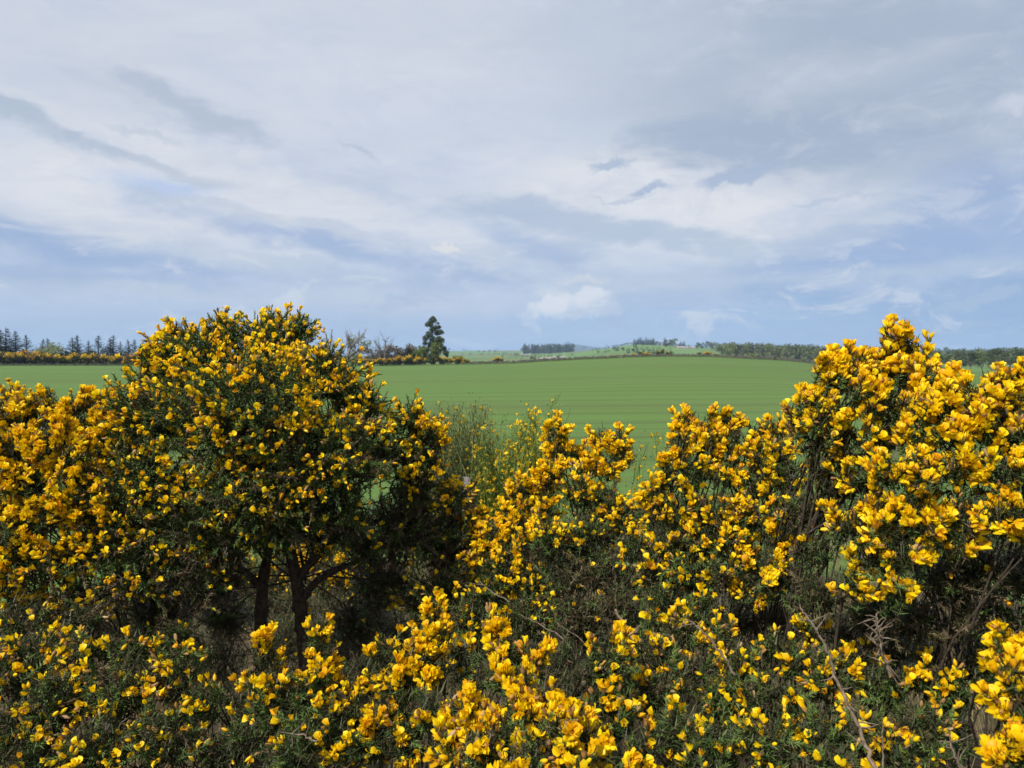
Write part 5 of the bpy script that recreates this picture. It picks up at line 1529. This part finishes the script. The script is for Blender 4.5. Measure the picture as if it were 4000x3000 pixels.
# ------------------------------------------------------------------ flowers: the clearly seen ones are single pieces, the rest one joined part
cells = {}
scr = []
for b in ALLF:
    v = b['p'] - np.array([0, 0, CAM_Z])
    cth, sth = math.cos(PITCH), math.sin(PITCH)
    dep = v[:, 1] * cth - v[:, 2] * sth
    sx = W0 / 2 + FPX * v[:, 0] / np.maximum(dep, .05)
    sy = H0 / 2 - FPX * (v[:, 1] * sth + v[:, 2] * cth) / np.maximum(dep, .05)
    b['dep'], b['sx'], b['sy'] = dep, sx, sy
    ins = (sx > 0) & (sx < W0) & (sy > 0) & (sy < H0) & (dep > .05)
    b['in'] = ins
    for x, y, d_ in zip(sx[ins], sy[ins], dep[ins]):
        key = (int(x // 22), int(y // 22))
        if d_ < cells.get(key, 1e9):
            cells[key] = d_
NF = 0
for b in ALLF:
    n = len(b['p'])
    r = np.random.default_rng(b['seed'] + 500)
    near = np.array([cells.get((int(x // 22), int(y // 22)), 0) for x, y in zip(b['sx'], b['sy'])])
    vis = b['in'] & (b['dep'] < near + .025)
    # orientation frames
    zax = b['d']
    up = b['u'] - zax * np.sum(b['u'] * zax, 1, keepdims=True)
    yax = nrm(up + r.normal(0, .25, (n, 3)))
    yax = nrm(yax - zax * np.sum(yax * zax, 1, keepdims=True))
    xax = np.cross(yax, zax)
    Rm = np.stack([xax, yax, zax], 2) * b['s'][:, None, None]
    names = ['open', 'half', 'bud', 'wither']
    tmpl = np.array([FK[names[k]][r.integers(len(FK[names[k]]))] for k in b['k']], int)
    order = np.argsort(np.where(vis, b['dep'] + .002 * r.random(n) - .0015 * (b['k'] < 2), 1e6))
    single = order[:min(300, int(vis.sum()))]
    is_s = np.zeros(n, bool)
    is_s[single] = True
    nm = {3: 'withered_flower', 2: 'flower_bud'}
    for i in single:
        o = bpy.data.objects.new(nm.get(int(b['k'][i]), 'flower'), FLOWER[tmpl[i]][3])
        o.parent = b['bush']
        mt = np.eye(4)
        mt[:3, :3] = Rm[i]
        mt[:3, 3] = b['p'][i] - b['base']
        o.matrix_basis = Matrix(mt.tolist())
        col.objects.link(o)
    rest = np.where(~is_s & ~((b['dep'] > near + .12) & b['in'] & (r.random(n) < .65)))[0]
    NF += n
    if len(rest):
        Vs, Fs, Ms, As, n0 = [], [], [], [], 0
        far_ = ~vis & (b['dep'] > near + .035)          # deep inside the bush: simpler flowers
        jobs = [(FLOWER[tt], rest[(tmpl[rest] == tt) & ~far_[rest]]) for tt in np.unique(tmpl[rest])]
        jobs += [((LODV, LODF, np.zeros(len(LODF), int), None, False), rest[far_[rest]])]
        for (V, F, mi, me, wd_), idx in jobs:
            if not len(idx):
                continue
            W = np.einsum('nij,vj->nvi', Rm[idx], V) + (b['p'][idx] - b['base'])[:, None]
            Vs.append(W.reshape(-1, 3))
            Fs.append((F[None] + (np.arange(len(idx)) * len(V))[:, None, None]).reshape(-1, 3) + n0)
            Ms.append(np.tile(np.where(mi == 1, 1, 2 if wd_ else 0), len(idx)))
            As.append(np.repeat(r.random(len(idx)), len(V)))
            n0 += len(V) * len(idx)
        me = mesh_np('gorse_blossom', np.concatenate(Vs), np.concatenate(Fs), ['petal', 'calyx', 'wither'], {'vary': np.concatenate(As)}, np.concatenate(Ms), True)
        add('blossom', me, b['bush'], None, None, None, None, 'stuff')

# ------------------------------------------------------------------ broom behind the hedge
def broom(px, Y, base_py, tops, n, seed, mat, label, bloom, hvar=.25, spread=.5):
    r = np.random.default_rng(seed)
    base = P(px, base_py, Y)
    base[2] = tz(base[0], base[1])
    e = bpy.data.objects.new('broom_shrub', None)
    col.objects.link(e)
    e.location = base
    tag(e, label, 'shrub')
    rods, fl = Acc(), []
    for i in range(n):
        tpx, tpy, sp = tops[r.integers(len(tops))]
        tgt = P(tpx + r.normal(0, sp), tpy + abs(r.normal(0, sp * 1.2)), Y + r.normal(0, .18)) - base
        st_ = np.array([tgt[0] * .12 + r.normal(0, .05), r.normal(0, .08), 0])
        pts = curve_pts(st_, tgt, .06, 9, r)
        v, q = tube(pts, np.linspace(.0034, .0007, 9), 3)
        rods.add(v, np.concatenate([q[:, [0, 1, 2]], q[:, [0, 2, 3]]]), vary=r.random())
        for _ in range(20):
            j = r.uniform(.35, .99)
            p = np.array([np.interp(j * 8, np.arange(9), pts[:, k_]) for k_ in range(3)])
            dd = nrm(nrm(tgt) * 1.2 + r.normal(0, .42, 3))
            Lh = r.uniform(.06, .24) * (1.25 - j * .75)
            side = perp(dd[None])[0]
            m1 = p + dd * Lh * .55 + r.normal(0, .004, 3)
            rods.add(np.array([p + side * .0016, p - side * .0016, m1 + side * .0013, m1 - side * .0013, p + dd * Lh]), np.array([[0, 1, 3], [0, 3, 2], [2, 3, 4]]), vary=r.random())
            for _k in range(2):
                q0 = p + dd * Lh * r.uniform(.3, 1)
                d2 = nrm(r.normal(size=3) + dd)
                s2 = perp(d2[None])[0]
                rods.add(np.array([q0, q0 + d2 * .008 + s2 * .003, q0 + d2 * .017, q0 + d2 * .008 - s2 * .003]), np.array([[0, 1, 2], [0, 2, 3]]), vary=r.random())
            if r.random() < bloom:
                fl.append(p + dd * Lh * r.uniform(.2, 1.0))
    add('green_rods' if 'green' in mat else 'twigs', rods.mesh('broom_rods', mat), e, None, None, None, None, 'stuff')
    if fl:
        fl = np.array(fl)
        V0, F0, mi0, me0, _ = FLOWER[FK['half'][0]]
        for i, p in enumerate(fl[:260]):
            o = bpy.data.objects.new('flower', BROOM_F)
            o.parent = e
            d_ = nrm(r.normal(size=3) + np.array([0, -.4, .3]))
            o.matrix_basis = Matrix.Translation(p) @ Vector(d_).to_track_quat('Z', 'Y').to_matrix().to_4x4() @ Matrix.Scale(r.uniform(.9, 1.35), 4)
            col.objects.link(o)
        rest = fl[260:]
        if len(rest):
            V, F, A, _, _ = leaf_cloud(rest, np.full(len(rest), .006), len(rest) * 4, .012, r)
            a_ = Acc()
            a_.add(V, F, vary=A)
            add('blossom', a_.mesh('broom_blossom', 'broom_bloom'), e, None, None, None, None, 'stuff')
    return e


V, F, mi = flower_mesh('half', 40)
BROOM_F = mesh_np('broom_flower', V, F, ['broom_bloom', 'broom_green'], None, mi, True)
broom(1830, 4.1, 2000, [(1720, 1590, 18), (1770, 1580, 22), (1850, 1575, 22), (1890, 1590, 22), (1820, 1640, 30), (1760, 1680, 30), (1690, 1650, 14)], 230, 31, 'broom_brown', 'brownish half-bare broom shrub standing before the green field', .05)
broom(1990, 3.9, 2000, [(1950, 1680, 30), (2040, 1640, 22), (2080, 1610, 16), (2100, 1690, 26), (1900, 1720, 30), (2000, 1730, 40), (2120, 1760, 30), (1920, 1840, 40), (2050, 1850, 40)], 300, 32, 'broom_green', 'green broom shrub dotted with yellow flowers right of the brownish one', .25)
broom(2150, 3.6, 1900, [(2158, 1560, 5), (2140, 1590, 6), (2165, 1600, 8)], 9, 33, 'broom_green', 'single tall broom shoots sticking up behind the first yellow candle', .06)
broom(2540, 3.4, 1950, [(2570, 1690, 10), (2540, 1720, 14), (2600, 1730, 12), (2510, 1770, 16), (2580, 1790, 20)], 26, 34, 'broom_green', 'sparse yellow broom between the candle bush and the paired heads', .30)
broom(1600, 4.4, 1900, [(1640, 1740, 14), (1600, 1650, 10), (1670, 1700, 14)], 24, 35, 'broom_brown', 'thin brown broom twigs at the right edge of the big gorse bush', .05)

# fence post behind the hedge
r = np.random.default_rng(6)
pb = P(1822, 1960, 3.7)
zg = tz(pb[0], pb[1])
top = P(1822, 1862, 3.7)[2]
pp = np.array([[0, 0, 0], [0, 0, (top - zg) * .5], [.004, 0, (top - zg) * .85], [.006, 0, top - zg]])
v, q = tube(pp, [.026, .024, .023, .019], 8)
v += r.normal(0, .0012, v.shape)
fpst = Acc()
fpst.add(v, q)
cap = np.arange(24, 32)[None]
fpst.F.append(np.array([[24, 25, 26, 27], [24, 27, 28, 31], [28, 29, 30, 31]]))
add('fence_post', fpst.mesh('fence_post', 'post_wood', True), None, (pb[0], pb[1], zg), 'weathered grey fence post half hidden by the broom shrubs', 'post')

# dry grass on the bank
r = np.random.default_rng(12)
n = 8000
x, y = r.uniform(-3.2, 3.6, n), r.uniform(2.4, 6.6, n)
cl = np.sin(x * 3.1 + 1) * np.sin(y * 2.7) > -.5
x, y = x[cl], y[cl]
n = len(x)
z = terrain(x, y)
h = r.uniform(.08, .32, n)
lean = r.normal(0, .10, (n, 2))
a = r.random(n) * 6.283
w = .0022
B = np.stack([x, y, z], 1)
sd = np.stack([np.cos(a), np.sin(a), np.zeros(n)], 1) * w
mid_ = B + np.concatenate([lean * .35, (h * .6)[:, None]], 1)
tp_ = B + np.concatenate([lean, h[:, None]], 1)
V = np.stack([B - sd, B + sd, mid_ + sd * .8, mid_ - sd * .8, tp_], 1).reshape(-1, 3)
k = np.arange(n)[:, None] * 5
F = np.concatenate([k + np.array([0, 1, 2]), k + np.array([0, 2, 3]), k + np.array([3, 2, 4])])
add('dry_grass', mesh_np('dry_grass', V, F, 'dry_grass', {'vary': np.repeat(r.random(n), 5)}), None, None, 'dry tan grass on the bank behind the gorse', 'grass', None, 'stuff')

# ------------------------------------------------------------------ haze over the far country
m, nt, out = material('haze_air')
pv = nt.new('ShaderNodeVolumePrincipled')
pv.inputs['Color'].default_value = (0.48, 0.70, 1.0, 1)
pv.inputs['Density'].default_value = 0.00015
pv.inputs['Anisotropy'].default_value = 0.0
nt.l.new(pv.outputs[0], out.inputs['Volume'])
M['haze'] = m
zlo = float(TZ.min()) - 12
hx = 9990.0
V = [(sx * hx, sy * hx, z) for z in (zlo, float(TZ.max()) + 14.0) for sx, sy in ((-1, -1), (1, -1), (1, 1), (-1, 1))]
me = bpy.data.meshes.new('haze')
me.from_pydata(V, [], [(0, 3, 2, 1), (4, 5, 6, 7), (0, 1, 5, 4), (1, 2, 6, 5), (2, 3, 7, 6), (3, 0, 4, 7)])
me.materials.append(m)
add('haze', me, None, None, 'pale blue haze lying over the far farmland', 'haze', None, 'stuff')
print('SPINE TRIS', SPINE_TRIS, 'FLOWERS', NF, 'OBJ', len(bpy.data.objects), 'zmax', TZ.max())
